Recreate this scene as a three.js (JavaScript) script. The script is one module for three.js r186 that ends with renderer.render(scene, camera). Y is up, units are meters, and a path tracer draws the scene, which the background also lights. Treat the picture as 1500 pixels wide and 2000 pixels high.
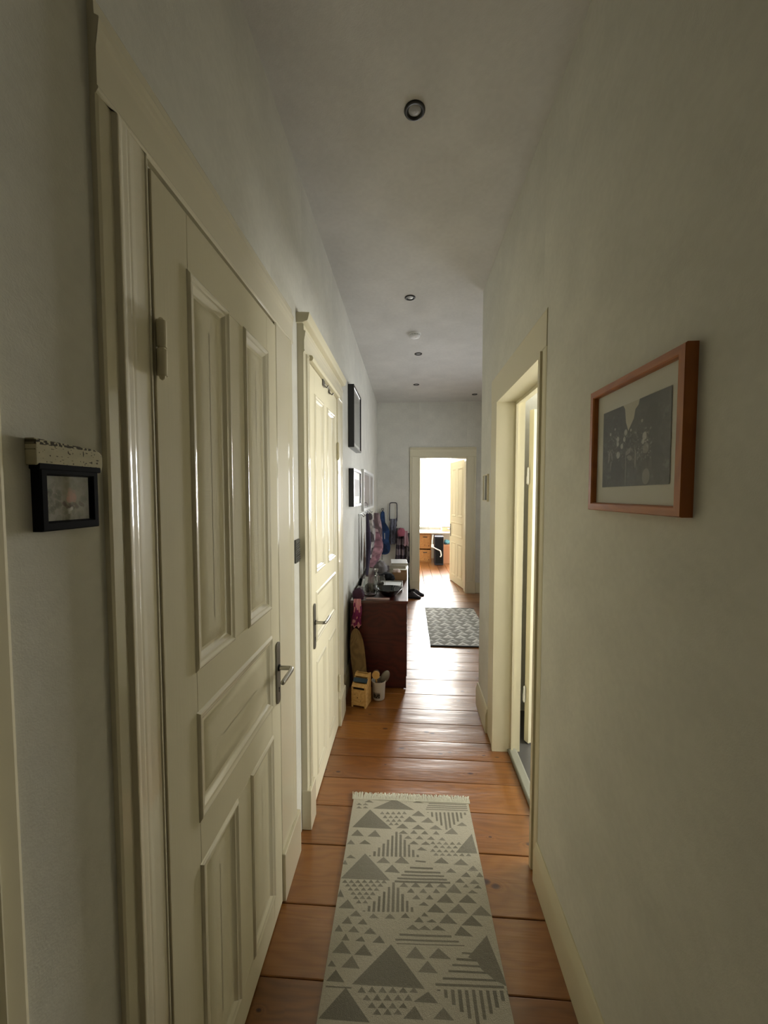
import * as THREE from 'three';
import { RoundedBoxGeometry } from 'three/addons/geometries/RoundedBoxGeometry.js';
import { mergeGeometries, toCreasedNormals } from 'three/addons/utils/BufferGeometryUtils.js';
import { RectAreaLightUniformsLib } from 'three/addons/lights/RectAreaLightUniformsLib.js';

// ------------------------------------------------------------------ camera, daylight, exposure
const scene = new THREE.Scene();
const rad = THREE.MathUtils.degToRad;
const camera = new THREE.PerspectiveCamera(2 * THREE.MathUtils.radToDeg(Math.atan(1000 / 750)), 0.75, 0.02, 60);
camera.position.set(0, 1.65, 0);
camera.rotation.order = 'YXZ';
camera.rotation.set(rad(-2.743), rad(3.586), 0);
scene.add(camera);

const renderer = new THREE.WebGLRenderer({ antialias: true });
renderer.toneMapping = THREE.LinearToneMapping;
renderer.toneMappingExposure = 1.97;
renderer.shadowMap.enabled = true;
RectAreaLightUniformsLib.init();
scene.background = new THREE.Color(3.0, 3.1, 3.25);            // even overcast sky outside the windows

// daylight through the windows of the end room, the widened hall and the side room
function daylight(w, h, intensity, colour, [x, y, z], [tx, ty, tz]) {
  const l = new THREE.RectAreaLight(new THREE.Color().setRGB(...colour), intensity, w, h);
  l.position.set(x, y, z); l.lookAt(tx, ty, tz); scene.add(l);
  return l;
}
daylight(1.3, 1.9, 52, [1.0, 0.985, 0.945], [0.95, 1.8, -10.06], [0.95, 1.8, 0]);
daylight(1.1, 1.3, 3.2, [0.88, 0.93, 1.0], [1.73, 1.75, -4.4], [0, 1.75, -4.4]);
daylight(1.55, 1.35, 7.2, [1.0, 0.965, 0.86], [2.72, 1.62, -1.97], [0, 1.62, -1.97]);

// ------------------------------------------------------------------ helpers
let seed = 12345;
const rnd = () => { seed = (seed * 1664525 + 1013904223) >>> 0; return seed / 4294967296; };
const rr = (a, b) => a + (b - a) * rnd();
function hash(x, y, s) { let n = Math.imul(x | 0, 374761393) + Math.imul(y | 0, 668265263) + Math.imul(s | 0, 1274126177); n = Math.imul(n ^ (n >>> 13), 1274126177); return ((n ^ (n >>> 16)) >>> 0) / 4294967296; }
function vnoise(x, y, px, py, s) {
  const xi = Math.floor(x), yi = Math.floor(y), fx = x - xi, fy = y - yi, m = (a, b) => ((a % b) + b) % b;
  const a = hash(m(xi, px), m(yi, py), s), b = hash(m(xi + 1, px), m(yi, py), s), c = hash(m(xi, px), m(yi + 1, py), s), d = hash(m(xi + 1, px), m(yi + 1, py), s);
  const u = fx * fx * (3 - 2 * fx), v = fy * fy * (3 - 2 * fy);
  return a + (b - a) * u + (c - a) * v + (a - b - c + d) * u * v;
}
function dataTexture(w, h, fn, srgb = true) {
  const data = new Uint8Array(w * h * 4);
  for (let j = 0; j < h; j++) for (let i = 0; i < w; i++) {
    const c = fn(i, j, w, h), k = (j * w + i) * 4;
    data[k] = Math.max(0, Math.min(255, c[0])); data[k + 1] = Math.max(0, Math.min(255, c[1])); data[k + 2] = Math.max(0, Math.min(255, c[2])); data[k + 3] = 255;
  }
  const t = new THREE.DataTexture(data, w, h);
  t.wrapS = t.wrapT = THREE.RepeatWrapping; t.magFilter = THREE.LinearFilter; t.minFilter = THREE.LinearMipmapLinearFilter; t.generateMipmaps = true;
  if (srgb) t.colorSpace = THREE.SRGBColorSpace;
  t.needsUpdate = true;
  return t;
}
function canvasTexture(w, h, draw) {
  const c = document.createElement('canvas'); c.width = w; c.height = h;
  draw(c.getContext('2d'), w, h);
  const t = new THREE.CanvasTexture(c); t.colorSpace = THREE.SRGBColorSpace; t.needsUpdate = true;
  return t;
}
const used = {};
const numbered = (name) => { const n = used[name] = (used[name] ?? -1) + 1; return n ? `${name}_${String(n).padStart(3, '0')}` : name; };
function shade(o) { o.traverse((c) => { if (c.isMesh) { c.castShadow = true; c.receiveShadow = true; } }); return o; }
function merge(list) { const g = list.map((x) => { const y = x.index ? x.toNonIndexed() : x; for (const k of Object.keys(y.attributes)) if (!['position', 'normal', 'uv'].includes(k)) y.deleteAttribute(k); return y; }); return g.length > 1 ? mergeGeometries(g) : g[0]; }
function part(parent, name, geo, mat, label) {
  const m = new THREE.Mesh(Array.isArray(geo) ? merge(geo) : geo, mat); m.name = name; m.castShadow = m.receiveShadow = true;
  if (label) m.userData.label = label;
  parent.add(m);
  return m;
}
function parts(parent, name, geos, mat, label) { for (const g of geos) part(parent, name, g, mat, label); }
function thing(name, label, category, [x, y, d] = [0, 0, 0], turn = 0, group) {       // d is the distance into the corridor
  const o = new THREE.Group(); o.name = numbered(name); o.position.set(x, y, -d); o.rotation.y = turn;
  o.userData = { label, category }; if (group) o.userData.group = group;
  scene.add(o);
  return o;
}
function structure(name, label, category, [x, y, d] = [0, 0, 0], turn = 0) { const o = thing(name, label, category, [x, y, d], turn); o.userData.kind = 'structure'; return o; }
function structMesh(name, geo, mat, label, category) { const m = new THREE.Mesh(Array.isArray(geo) ? merge(geo) : geo, mat); m.name = numbered(name); m.userData = { kind: 'structure', label, category }; m.castShadow = m.receiveShadow = true; scene.add(m); return m; }

// box from ranges, d0..d1 measured into the corridor; uv in metres
function box(x0, x1, y0, y1, d0, d1) { return uvBox(new THREE.BoxGeometry(x1 - x0, y1 - y0, d1 - d0)).translate((x0 + x1) / 2, (y0 + y1) / 2, -(d0 + d1) / 2); }
function uvBox(g) {
  const p = g.attributes.position, n = g.attributes.normal, uv = g.attributes.uv;
  for (let i = 0; i < p.count; i++) {
    const ax = Math.abs(n.getX(i)), ay = Math.abs(n.getY(i)), az = Math.abs(n.getZ(i));
    if (ax >= ay && ax >= az) uv.setXY(i, p.getZ(i), p.getY(i)); else if (ay >= az) uv.setXY(i, p.getX(i), p.getZ(i)); else uv.setXY(i, p.getX(i), p.getY(i));
  }
  return g;
}
// rounded box centred on x, y, z with its base at y
const rbox = (w, h, d, x = 0, y = 0, z = 0, r = 0.003, s = 1) => uvBox(flat(new RoundedBoxGeometry(w, h, d, s, Math.min(r, w / 2.01, h / 2.01, d / 2.01)))).translate(x, y + h / 2, z);
const flat = (g) => (g.index ? g.toNonIndexed() : g);
const cyl = (r0, r1, h, x, y, z, n = 20) => new THREE.CylinderGeometry(r0, r1, h, n).translate(x, y + h / 2, z);
function tri(positions, uvs, crease = 0.7) {
  const g = new THREE.BufferGeometry(); g.setAttribute('position', new THREE.Float32BufferAttribute(positions, 3));
  g.setAttribute('uv', new THREE.Float32BufferAttribute(uvs ?? new Array(positions.length / 3 * 2).fill(0), 2));
  return toCreasedNormals(g, crease);
}
// a ring of moulding round a rectangle in the xy plane; profile = [distance inwards, height]
function ring(cx, cy, w, h, profile, crease = 0.7) {
  const pos = [], uv = [];
  const corner = (k, [d, z]) => [cx + (k === 0 || k === 3 ? -1 : 1) * (w / 2 - d), cy + (k < 2 ? -1 : 1) * (h / 2 - d), z];
  for (let k = 0; k < 4; k++) for (let i = 0; i + 1 < profile.length; i++) {
    const a = corner(k, profile[i]), b = corner((k + 1) % 4, profile[i]), c = corner((k + 1) % 4, profile[i + 1]), e = corner(k, profile[i + 1]);
    pos.push(...a, ...b, ...c, ...a, ...c, ...e);
    const L = k % 2 ? h : w, s = (q, p) => (k % 2 ? q[1] : q[0]) ;
    uv.push(s(a), profile[i][0], s(b), profile[i][0], s(c), profile[i + 1][0], s(a), profile[i][0], s(c), profile[i + 1][0], s(e), profile[i + 1][0]);
  }
  return tri(pos, uv, crease);
}
// profile [s, p] run straight along y from y0 to y1 (s along x, p along z), closed at the back
function runUp(profile, y0, y1, crease = 0.6) {
  const pos = [], P = [[profile[0][0], 0], ...profile, [profile.at(-1)[0], 0]];
  for (let i = 0; i + 1 < P.length; i++) {
    const [a, pa] = P[i], [b, pb] = P[i + 1];
    if (a === b && pa === pb) continue;
    pos.push(a, y0, pa, b, y0, pb, b, y1, pb, a, y0, pa, b, y1, pb, a, y1, pa);
  }
  for (const [y, f] of [[y0, 1], [y1, -1]]) for (let i = 1; i + 1 < P.length; i++) { const t = [[P[0][0], y, 0], [P[i][0], y, P[i][1]], [P[i + 1][0], y, P[i + 1][1]]]; if (f > 0) t.reverse(); t.forEach((q) => pos.push(...q)); }
  return tri(pos, null, crease);
}
// the same profile laid along x from x0 to x1, s runs up y
function runAlong(profile, x0, x1, crease = 0.6) { const g = runUp(profile, -x1, -x0, crease); g.rotateZ(Math.PI / 2); return g; }
const arc = (cx, cz, r, a0, a1, n) => Array.from({ length: n + 1 }, (_, i) => { const a = rad(a0 + (a1 - a0) * i / n); return [cx + r * Math.cos(a), cz + r * Math.sin(a)]; });
function tube(points, r, seg = 24, rs = 8, closed = false) { return new THREE.TubeGeometry(new THREE.CatmullRomCurve3(points.map((p) => new THREE.Vector3(...p)), closed, 'catmullrom', 0.3), seg, r, rs, closed); }
const lathe = (pts, n = 28) => new THREE.LatheGeometry(pts.map((p) => new THREE.Vector2(...p)), n);
// hanging cloth with folds: local x across, y up, z away from the wall; closed front and back
function drape({ top, bottom, h, folds = 5, depth = 0.05, lean = 0, belly = 0.2, n = 28, m = 26, s = 1, hem = 0.01 }) {
  const F = [], B = [];
  for (let j = 0; j <= m; j++) {
    const v = j / m, w = top + (bottom - top) * Math.pow(v, 0.8);
    F.push([]); B.push([]);
    for (let i = 0; i <= n; i++) {
      const u = i / n * 2 - 1, edge = Math.sqrt(Math.max(0, 1 - u * u * u * u));
      const fold = 0.55 + 0.45 * Math.sin(u * folds * 2.2 + s * 1.7 + v * (1.3 + s % 3) + 0.8 * vnoise(u * 3 + 9, v * 4, 99, 99, s));
      const z = depth * edge * (0.35 + 0.65 * fold) * (0.6 + 0.4 * Math.sin(Math.PI * Math.min(1, v + 0.1)));
      const x = u * w / 2 + lean * v + 0.012 * (vnoise(v * 6, s, 99, 99, s + 3) - 0.5);
      const y = -h * v - (j === m ? hem * Math.sin(u * folds * 2.5 + s) : 0);
      F[j].push([x, y, z + belly * 0.1 * Math.sin(Math.PI * v) * edge]); B[j].push([x, y, 0.002]);
    }
  }
  const pos = [], uv = [], quad = (a, b, c, e, U) => { pos.push(...a, ...b, ...c, ...a, ...c, ...e); uv.push(...U[0], ...U[1], ...U[2], ...U[0], ...U[2], ...U[3]); };
  for (let j = 0; j < m; j++) for (let i = 0; i < n; i++) {
    const U = [[i / n, 1 - (j + 1) / m], [(i + 1) / n, 1 - (j + 1) / m], [(i + 1) / n, 1 - j / m], [i / n, 1 - j / m]];
    quad(F[j + 1][i], F[j + 1][i + 1], F[j][i + 1], F[j][i], U);
    quad(B[j + 1][i + 1], B[j + 1][i], B[j][i], B[j][i + 1], U);
  }
  for (let i = 0; i < n; i++) { quad(F[m][i + 1], F[m][i], B[m][i], B[m][i + 1], [[0, 0], [0, 0], [0, 0], [0, 0]]); quad(F[0][i], F[0][i + 1], B[0][i + 1], B[0][i], [[0, 1], [0, 1], [0, 1], [0, 1]]); }
  return tri(pos, uv, 1.0);
}
// ------------------------------------------------------------------ materials
const std = (rgb, roughness, extra = {}) => { const { c, ...e } = extra; const m = new THREE.MeshPhysicalMaterial({ roughness, ...e }); m.color.setRGB(...rgb); return m; };
const fine = dataTexture(512, 512, (i, j) => { const v = 128 + 70 * (vnoise(i / 3, j / 3, 171, 171, 1) - 0.5) + 60 * (vnoise(i / 9, j / 9, 57, 57, 2) - 0.5) + 50 * (vnoise(i / 32, j / 32, 16, 16, 3) - 0.5); return [v, v, v]; }, false);
const plasterTint = dataTexture(512, 512, (i, j) => { const v = 238 + 10 * (vnoise(i / 40, j / 40, 13, 13, 7) - 0.5) + 8 * (vnoise(i / 128, j / 128, 4, 4, 8) - 0.5) + 6 * (vnoise(i / 5, j / 5, 102, 102, 9) - 0.5); return [v, v, v - 1]; });
const scaled = (t, x, y) => { const c = t.clone(); c.repeat.set(x, y); c.needsUpdate = true; return c; };
const M = {};
M.wall = std([0.83, 0.815, 0.735], 0.85, { map: scaled(plasterTint, 0.7, 0.7), bumpMap: scaled(fine, 3.5, 3.5), bumpScale: 0.0004 });
M.ceiling = std([0.78, 0.765, 0.73], 0.9, { map: scaled(plasterTint, 0.6, 0.6), bumpMap: scaled(fine, 3, 3), bumpScale: 0.0005 });
const brush = dataTexture(256, 512, (i, j) => { const v = 128 + 60 * (vnoise(i / 2, j / 40, 128, 12.8 | 0, 11) - 0.5) + 50 * (vnoise(i / 9, j / 128, 28, 4, 12) - 0.5); return [v, v, v]; }, false);
const CREAM = [0.72, 0.665, 0.48];                         // one enamel on all woodwork, brushed on the leaves, glossier on mouldings
M.cream = std(CREAM, 0.75, { bumpMap: scaled(brush, 6, 1.4), bumpScale: 0.0003, specularIntensity: 0.35 });
M.creamGloss = std(CREAM, 0.6, { clearcoat: 0.9, clearcoatRoughness: 0.1 });
M.creamFlat = std(CREAM, 0.42, { bumpMap: scaled(fine, 4, 4), bumpScale: 0.0004 });
M.steel = std([0.45, 0.44, 0.40], 0.28, { metalness: 1 });
M.steelDull = std([0.22, 0.21, 0.18], 0.42, { metalness: 0.9 });
M.darkMetal = std([0.02, 0.02, 0.018], 0.45, { metalness: 0.4 });
M.lens = std([0.32, 0.32, 0.31], 0.35);
M.white = std([0.8, 0.8, 0.78], 0.45);
M.glass = new THREE.MeshPhysicalMaterial({ color: 0xffffff, roughness: 0.02, transmission: 1, thickness: 0, ior: 1.5 });
M.black = std([0.008, 0.008, 0.01], 0.3, { clearcoat: 0.3, clearcoatRoughness: 0.2 });
M.pictureGlass = new THREE.MeshPhysicalMaterial({ color: 0xffffff, roughness: 0.02, transmission: 1, thickness: 0, ior: 1.5, specularIntensity: 0.3 });
M.blackMatte = std([0.008, 0.008, 0.009], 0.8, { specularIntensity: 0.25 });
M.slateTile = std([0.09, 0.088, 0.085], 0.35);
M.threshold = std([0.27, 0.27, 0.22], 0.55, { bumpMap: scaled(fine, 5, 5), bumpScale: 0.001 });

// pine boards: grain runs along u (2.4 m), v across one board (0.2 m)
function pine(s, a, b, knots) {
  const W = 1024, Hh = 128, ks = Array.from({ length: knots }, (_, k) => [hash(k, 1, s) * W, (0.2 + 0.6 * hash(k, 2, s)) * Hh, 3 + 5 * hash(k, 3, s)]);
  return dataTexture(W, Hh, (i, j) => {
    let warp = 7 * vnoise(i / 128, j / 32, 8, 4, s) + 2.2 * vnoise(i / 40, j / 16, 26, 8, s + 1), dark = 0;
    for (const [kx, ky, kr] of ks) {
      let dx = Math.abs(i - kx); dx = Math.min(dx, W - dx); const dy = (j - ky) * 1.25, d = Math.hypot(dx * 0.9, dy);
      warp += 6 * Math.exp(-d * d / (kr * kr * 6));
      if (d < kr * 1.3) dark = Math.max(dark, Math.min(1, (kr * 1.3 - d) / (kr * 0.7)));
    }
    let g = 0.5 + 0.5 * Math.sin(j / 128 * 34 + warp * 2.4); g = Math.pow(g, 1.6) * 0.4 + 0.25 * vnoise(i / 60, j / 1.6, 18, 80, s + 2) + 0.25 * vnoise(i / 200, j / 40, 6, 4, s + 3);
    const c = [0, 1, 2].map((k) => a[k] + (b[k] - a[k]) * g);
    return [c[0] * (1 - 0.5 * dark), c[1] * (1 - 0.68 * dark), c[2] * (1 - 0.75 * dark)];
  });
}
const wavy = dataTexture(512, 128, (i, j) => { const v = 128 + 150 * (vnoise(i / 64, j / 32, 8, 4, 31) - 0.5) + 40 * (vnoise(i / 16, j / 8, 32, 16, 32) - 0.5) + 14 * (vnoise(i / 30, j / 2, 17, 64, 33) - 0.5); return [v, v, v]; }, false);
const FLOOR_TONES = [[[152, 97, 42], [122, 74, 27]], [[142, 90, 38], [113, 67, 24]], [[158, 103, 46], [129, 80, 31]], [[136, 85, 35], [108, 63, 22]]];
M.pine = FLOOR_TONES.map(([a, b], k) => new THREE.MeshPhysicalMaterial({ map: pine(40 + k * 9, a, b, 4 + k), roughness: 0.34, bumpMap: wavy, bumpScale: 0.004, clearcoat: 1.0, clearcoatRoughness: 0.22 }));
const softWood = pine(91, [226, 186, 116], [190, 142, 78], 5), redWood = pine(95, [186, 112, 42], [150, 80, 24], 0), mahogany = pine(97, [86, 32, 22], [52, 16, 12], 0), greyWood = pine(101, [150, 120, 74], [104, 80, 46], 1);
const woodMat = (t, u, v, roughness, extra = {}) => new THREE.MeshPhysicalMaterial({ map: scaled(t, u, v), roughness, ...extra });
M.frameWood = woodMat(redWood, 0.8, 5, 0.4, { clearcoat: 0.2, clearcoatRoughness: 0.3 });
M.mahogany = woodMat(mahogany, 0.6, 2.2, 0.5);
M.mahoganyTop = woodMat(mahogany, 0.6, 2.2, 0.3, { clearcoat: 1.0, clearcoatRoughness: 0.25 });
M.softWood = woodMat(softWood, 1.5, 5, 0.6);
M.greyWood = woodMat(greyWood, 1, 4, 0.7);
M.deskWood = woodMat(softWood, 0.7, 2.5, 0.5); M.deskWood.color.setRGB(0.62, 0.46, 0.36);

// ------------------------------------------------------------------ room shell
const WL = -0.515, WR = 0.553, CEIL = 3.15;
structMesh('wall_left', [box(-0.75, -0.56, -0.022, CEIL, -5, 6.5), box(-0.56, WL, -0.022, CEIL, -5, 0.742), box(-0.56, WL, 2.294, CEIL, 0.742, 1.448), box(-0.56, WL, -0.022, CEIL, 1.448, 1.878), box(-0.56, WL, 2.3, CEIL, 1.878, 2.622), box(-0.56, WL, -0.022, CEIL, 2.622, 6.5)], M.wall, 'white plaster corridor wall with the two closed cream doors', 'wall');
structMesh('wall_right', [box(WR, 0.70, -0.022, CEIL, -5, 1.65), box(WR, 0.70, 2.235, CEIL, 1.65, 2.45), box(WR, 0.70, -0.022, CEIL, 2.45, 2.97)], M.wall, 'white plaster wall with wood framed photograph and open doorway', 'wall');
structMesh('wall_return', box(0.70, 1.75, -0.022, CEIL, 2.9, 2.97), M.wall, 'white plaster wall turning the corner where the hall widens', 'wall');
structMesh('wall_hall', [box(1.6, 1.75, -0.022, CEIL, 2.97, 3.85), box(1.6, 1.75, -0.022, CEIL, 4.95, 6.5), box(1.6, 1.75, -0.022, 1.1, 3.85, 4.95), box(1.6, 1.75, 2.4, CEIL, 3.85, 4.95)], M.wall, 'white plaster side wall of the widened hall', 'wall');
structMesh('wall_far', [box(-0.75, 0.18, -0.022, CEIL, 6.4, 6.55), box(0.96, 1.75, -0.022, CEIL, 6.4, 6.55), box(0.18, 0.96, 2.25, CEIL, 6.4, 6.55)], M.wall, 'white plaster end wall round the bright doorway', 'wall');
structMesh('wall_back', box(-0.75, 0.9, -0.022, CEIL, -5.15, -5), M.wall, 'white plaster wall behind the camera', 'wall');
structMesh('wall_end_room', [box(-2.75, -2.6, -0.022, CEIL, 6.55, 10.1), box(3.2, 3.35, -0.022, CEIL, 6.55, 10.1), box(-2.75, -0.75, -0.022, CEIL, 6.4, 6.55), box(1.75, 3.35, -0.022, CEIL, 6.4, 6.55), box(-2.75, 0.35, -0.022, CEIL, 9.8, 10.1), box(1.55, 3.35, -0.022, CEIL, 9.8, 10.1), box(0.35, 1.55, -0.022, 0.85, 9.8, 10.1), box(0.35, 1.55, 2.75, CEIL, 9.8, 10.1)], M.wall, 'white plaster walls of the bright room beyond the far doorway', 'wall');
structMesh('wall_side_room', [box(0.70, 2.75, -0.022, CEIL, 0.6, 0.75), box(2.6, 2.75, -0.022, CEIL, 0.75, 1.15), box(2.6, 2.75, -0.022, CEIL, 2.79, 2.97), box(2.6, 2.75, -0.022, 0.95, 1.15, 2.79), box(2.6, 2.75, 2.3, CEIL, 1.15, 2.79), box(1.75, 2.75, -0.022, CEIL, 2.9, 2.97)], M.wall, 'white walls of the side room behind the open doorway', 'wall');
structMesh('ceiling', [box(-2.75, 3.35, CEIL, CEIL + 0.15, -5.15, 10.1)], M.ceiling, 'plain white plaster ceiling with recessed spotlights', 'ceiling');

// floor: boards laid across the corridor, boards laid lengthwise in the end room
const floor = structure('floor', 'worn glossy orange pine floorboards laid across the corridor', 'floor');
part(floor, 'subfloor', box(-2.75, 3.35, -0.2, -0.022, -5.15, 10.1), M.blackMatte);
function plank(L, W, tilt, cup, k) {                      // long axis x, crowned or cupped top, eased edges
  const n = 8, pos = [], uv = [], z = (t) => (t - 0.5) * W;
  const yTop = (t) => { const e = Math.min(t, 1 - t) * W; return cup * (1 - Math.pow(2 * t - 1, 2)) + tilt * (t - 0.5) - (e < 0.003 ? 0.0018 * Math.pow(1 - e / 0.003, 2) : 0); };
  const ts = [0, 0.012, 0.05, 0.2, 0.4, 0.6, 0.8, 0.95, 0.988, 1], off = hash(k, 5, 5) * 2.4;
  for (let i = 0; i + 1 < ts.length; i++) {
    const a = ts[i], b = ts[i + 1], p = [[-L / 2, yTop(b), z(b)], [-L / 2, yTop(a), z(a)], [L / 2, yTop(b), z(b)], [L / 2, yTop(a), z(a)]], q = [[off, b], [off, a], [off + L, b], [off + L, a]].map(([x, y]) => [x / 2.4, y]);
    for (const m of [0, 2, 1, 1, 2, 3]) { pos.push(...p[m]); uv.push(...q[m]); }
  }
  for (const [t, f] of [[0, 0], [1, 1]]) { const y = yTop(t), zz = z(t), P = [[-L / 2, y, zz], [L / 2, y, zz], [L / 2, -0.022, zz], [-L / 2, -0.022, zz]]; for (const m of (f ? [0, 2, 1, 0, 3, 2] : [0, 1, 2, 0, 2, 3])) { pos.push(...P[m]); uv.push(0, 0); } }
  for (const sgn of [-1, 1]) { const x = sgn * L / 2, P = [[x, 0, z(0.02)], [x, 0, z(0.98)], [x, -0.022, z(1)], [x, -0.022, z(0)]]; for (const m of (sgn > 0 ? [0, 1, 2, 0, 2, 3] : [0, 2, 1, 0, 3, 2])) { pos.push(...P[m]); uv.push(0, 0); } }
  return tri(pos, uv, 0.5);
}
const seams = [-5, -4.7, -4.4, -4.1, -3.8, -3.5, -3.2, -2.9, -2.6, -2.3, -2.0, -1.72, -1.45, -1.2, -0.97, -0.74, -0.5, -0.27, -0.03, 0.2, 0.44, 0.68, 0.97, 1.21, 1.446, 1.712, 1.94, 2.14, 2.33, 2.5, 2.695, 2.88, 3.1, 3.355];
while (seams.at(-1) < 6.28) seams.push(Math.min(6.46, seams.at(-1) + rr(0.185, 0.235)));
if (seams.at(-1) < 6.46) seams.push(6.46);
for (let i = 0; i + 1 < seams.length; i++) {
  const d0 = seams[i], d1 = seams[i + 1], wide = d1 > 2.97, door = d1 > 1.65 && d0 < 2.45;
  const x0 = -0.54, x1 = d0 > 2.85 ? 1.61 : door ? 0.664 : 0.56, W = d1 - d0 - 0.0028;
  const m = part(floor, 'plank', plank(x1 - x0, W, rr(-0.0018, 0.0018), rr(-0.0018, 0.0012), i), M.pine[(i * 7 + (i >> 2)) % 4]);
  m.position.set((x0 + x1) / 2, rr(-0.0012, 0), -(d0 + d1) / 2); m.rotation.x = 0; m.rotation.z = rr(-0.0006, 0.0006);
}
for (let i = 0; i < 32; i++) {
  const m = part(floor, 'plank', plank(3.36, 0.185 - 0.004, rr(-0.0015, 0.0015), rr(-0.0012, 0.001), i + 60), M.pine[(i * 5 + 1) % 4]);
  m.rotation.y = Math.PI / 2; m.position.set(-2.66 + 0.185 * (i + 0.5), 0, -8.14);
}
structMesh('floor_side_room', box(0.664, 2.6, -0.022, 0.004, 0.75, 2.9), M.slateTile, 'slate grey tiled floor of the side room', 'floor');

// baseboards
const skirt = [[0, 0.018], [0.12, 0.018], [0.135, 0.016], [0.15, 0.010], [0.165, 0.009], [0.172, 0.004]];
function baseboard(name, label, parentPos, turn, runs) { const g = runs.map(([a, b]) => runAlong(skirt, a, b)); const m = structMesh(name, g, M.creamFlat, label, 'baseboard'); m.position.set(parentPos[0], 0, -parentPos[1]); m.rotation.y = turn; }
baseboard('baseboard_right', 'cream skirting board under the framed photograph', [WR, 0], -Math.PI / 2, [[-1.6, 5]]);
baseboard('baseboard_corner', 'short cream skirting board between doorway and wall corner', [WR, 0], -Math.PI / 2, [[-2.985, -2.61]]);
baseboard('baseboard_left', 'cream skirting board behind the mahogany sideboard', [WL, 0], Math.PI / 2, [[2.85, 6.4]]);
baseboard('baseboard_far', 'cream skirting board along the end wall', [0, 6.4], 0, [[-0.515, 0.03], [1.12, 1.6]]);
baseboard('baseboard_hall', 'cream skirting board of the widened hall', [1.6, 0], -Math.PI / 2, [[-6.4, -2.97]]);

// ------------------------------------------------------------------ door surrounds
// casing profile, s from the outer edge (0) to the inner edge (w)
const slope = (s0, p0) => arc(s0 - 0.04 * Math.cos(rad(84)), p0 - 0.04 * Math.sin(rad(84)), 0.04, 84, 70, 4);
const mouldedProfile = (w, t) => [[0, t - 0.011], [0.005, t - 0.009], [0.030, t - 0.008], [0.034, t - 0.0005], [0.036, t], ...slope(0.037, t), [0.052, t - 0.0024], ...slope(0.053, t - 0.0024), [0.067, t - 0.0048], ...slope(0.068, t - 0.0048).slice(0, 4), [0.080, t - 0.0066], [w - 0.014, t - 0.0066], ...arc(w - 0.008, t - 0.009, 0.0045, 150, 30, 5), [w, t - 0.009]];
const flatProfile = (w, t) => [[0, t - 0.003], [0.008, t], [w - 0.008, t], [w, t - 0.003]];
function surround(name, label, [x, d], turn, { a, b, h, wa, wb, wt, t, mat = M.cream, plinth = 0.2, profile: casingProfile = mouldedProfile }) {   // opening from a to b, local x runs with the wall
  const o = structure(name, label, 'door frame', [x, 0, d], turn), flip = (p, s) => p.map(([q, z]) => [s - q, z]).reverse();
  part(o, 'casing', runUp(casingProfile(wa, t).map(([q, z]) => [a - wa + q, z]), plinth, h, 0.2), mat);
  part(o, 'casing', runUp(flip(casingProfile(wb, t), b + wb), plinth, h, 0.2), mat);
  part(o, 'head_casing', runAlong(flip(casingProfile(wt, t), h + wt), a - wa, b + wb, 0.2), mat);
  if (plinth) for (const [x0, x1] of [[a - wa - 0.003, a], [b, b + wb + 0.003]]) part(o, 'plinth_block', rbox(x1 - x0, plinth, t + 0.008, (x0 + x1) / 2, 0, (t + 0.008) / 2, 0.004), mat);
  return o;
}
surround('trim_1', 'moulded cream casing round the near closed door', [WL, 0], Math.PI / 2, { a: 0.742, b: 1.448, h: 2.296, wa: 0.122, wb: 0.222, wt: 0.15, t: 0.020, mat: M.creamGloss });
const cor = surround('trim_2', 'moulded cream casing with cornice round the second closed door', [WL, 0], Math.PI / 2, { a: 1.878, b: 2.622, h: 2.305, wa: 0.095, wb: 0.2, wt: 0.13, t: 0.04, mat: M.creamGloss });
part(cor, 'cornice', runAlong([[2.435, 0.03], [2.44, 0.044], ...arc(2.452, 0.044, 0.012, 180, 90, 4).map(([q, z]) => [q, z]), [2.458, 0.058], [2.478, 0.062], [2.48, 0.03]], 1.77, 2.84), M.cream);
part(cor, 'stop_bead', runAlong([[2.296, 0.03], [2.298, 0.047], [2.31, 0.052], [2.322, 0.047], [2.326, 0.03]], 1.88, 2.62), M.cream);
surround('trim_3', 'plain cream casing round the open side doorway', [WR, 0], -Math.PI / 2, { a: -2.45, b: -1.65, h: 2.235, wa: 0.165, wb: 0.05, wt: 0.155, t: 0.004, mat: M.creamFlat, plinth: 0, profile: flatProfile });
surround('trim_4', 'grey lit casing round the doorway at the corridor end', [0, 6.4], 0, { a: 0.18, b: 0.96, h: 2.25, wa: 0.15, wb: 0.15, wt: 0.16, t: 0.03, mat: M.creamFlat });
surround('trim_5', 'cream casing at the picture edge beside the small black frame', [WL, 0], Math.PI / 2, { a: -0.45, b: 0.33, h: 2.296, wa: 0.122, wb: 0.122, wt: 0.15, t: 0.020 });
// linings of the two open doorways
const lining = (name, label, boxes, mat) => { const o = structure(name, label, 'door frame'); for (const b of boxes) part(o, 'lining_board', b, mat); return o; };
const sideLining = lining('trim_6', 'cream lining boards of the open side doorway', [box(WR - 0.012, 0.715, 0, 2.235, 2.425, 2.452), box(WR - 0.012, 0.715, 0, 2.235, 1.648, 1.672), box(WR - 0.012, 0.715, 2.21, 2.237, 1.672, 2.425)], M.creamFlat);
part(sideLining, 'door_stop', box(0.655, 0.668, 0.02, 2.21, 2.405, 2.425), M.creamFlat); part(sideLining, 'door_stop', box(0.655, 0.668, 2.19, 2.21, 1.672, 2.405), M.creamFlat);
part(sideLining, 'rear_casing', box(0.70, 0.722, 0, 2.36, 2.45, 2.57), M.creamFlat); part(sideLining, 'rear_casing', box(0.70, 0.722, 2.236, 2.36, 1.53, 2.45), M.creamFlat);
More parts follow.
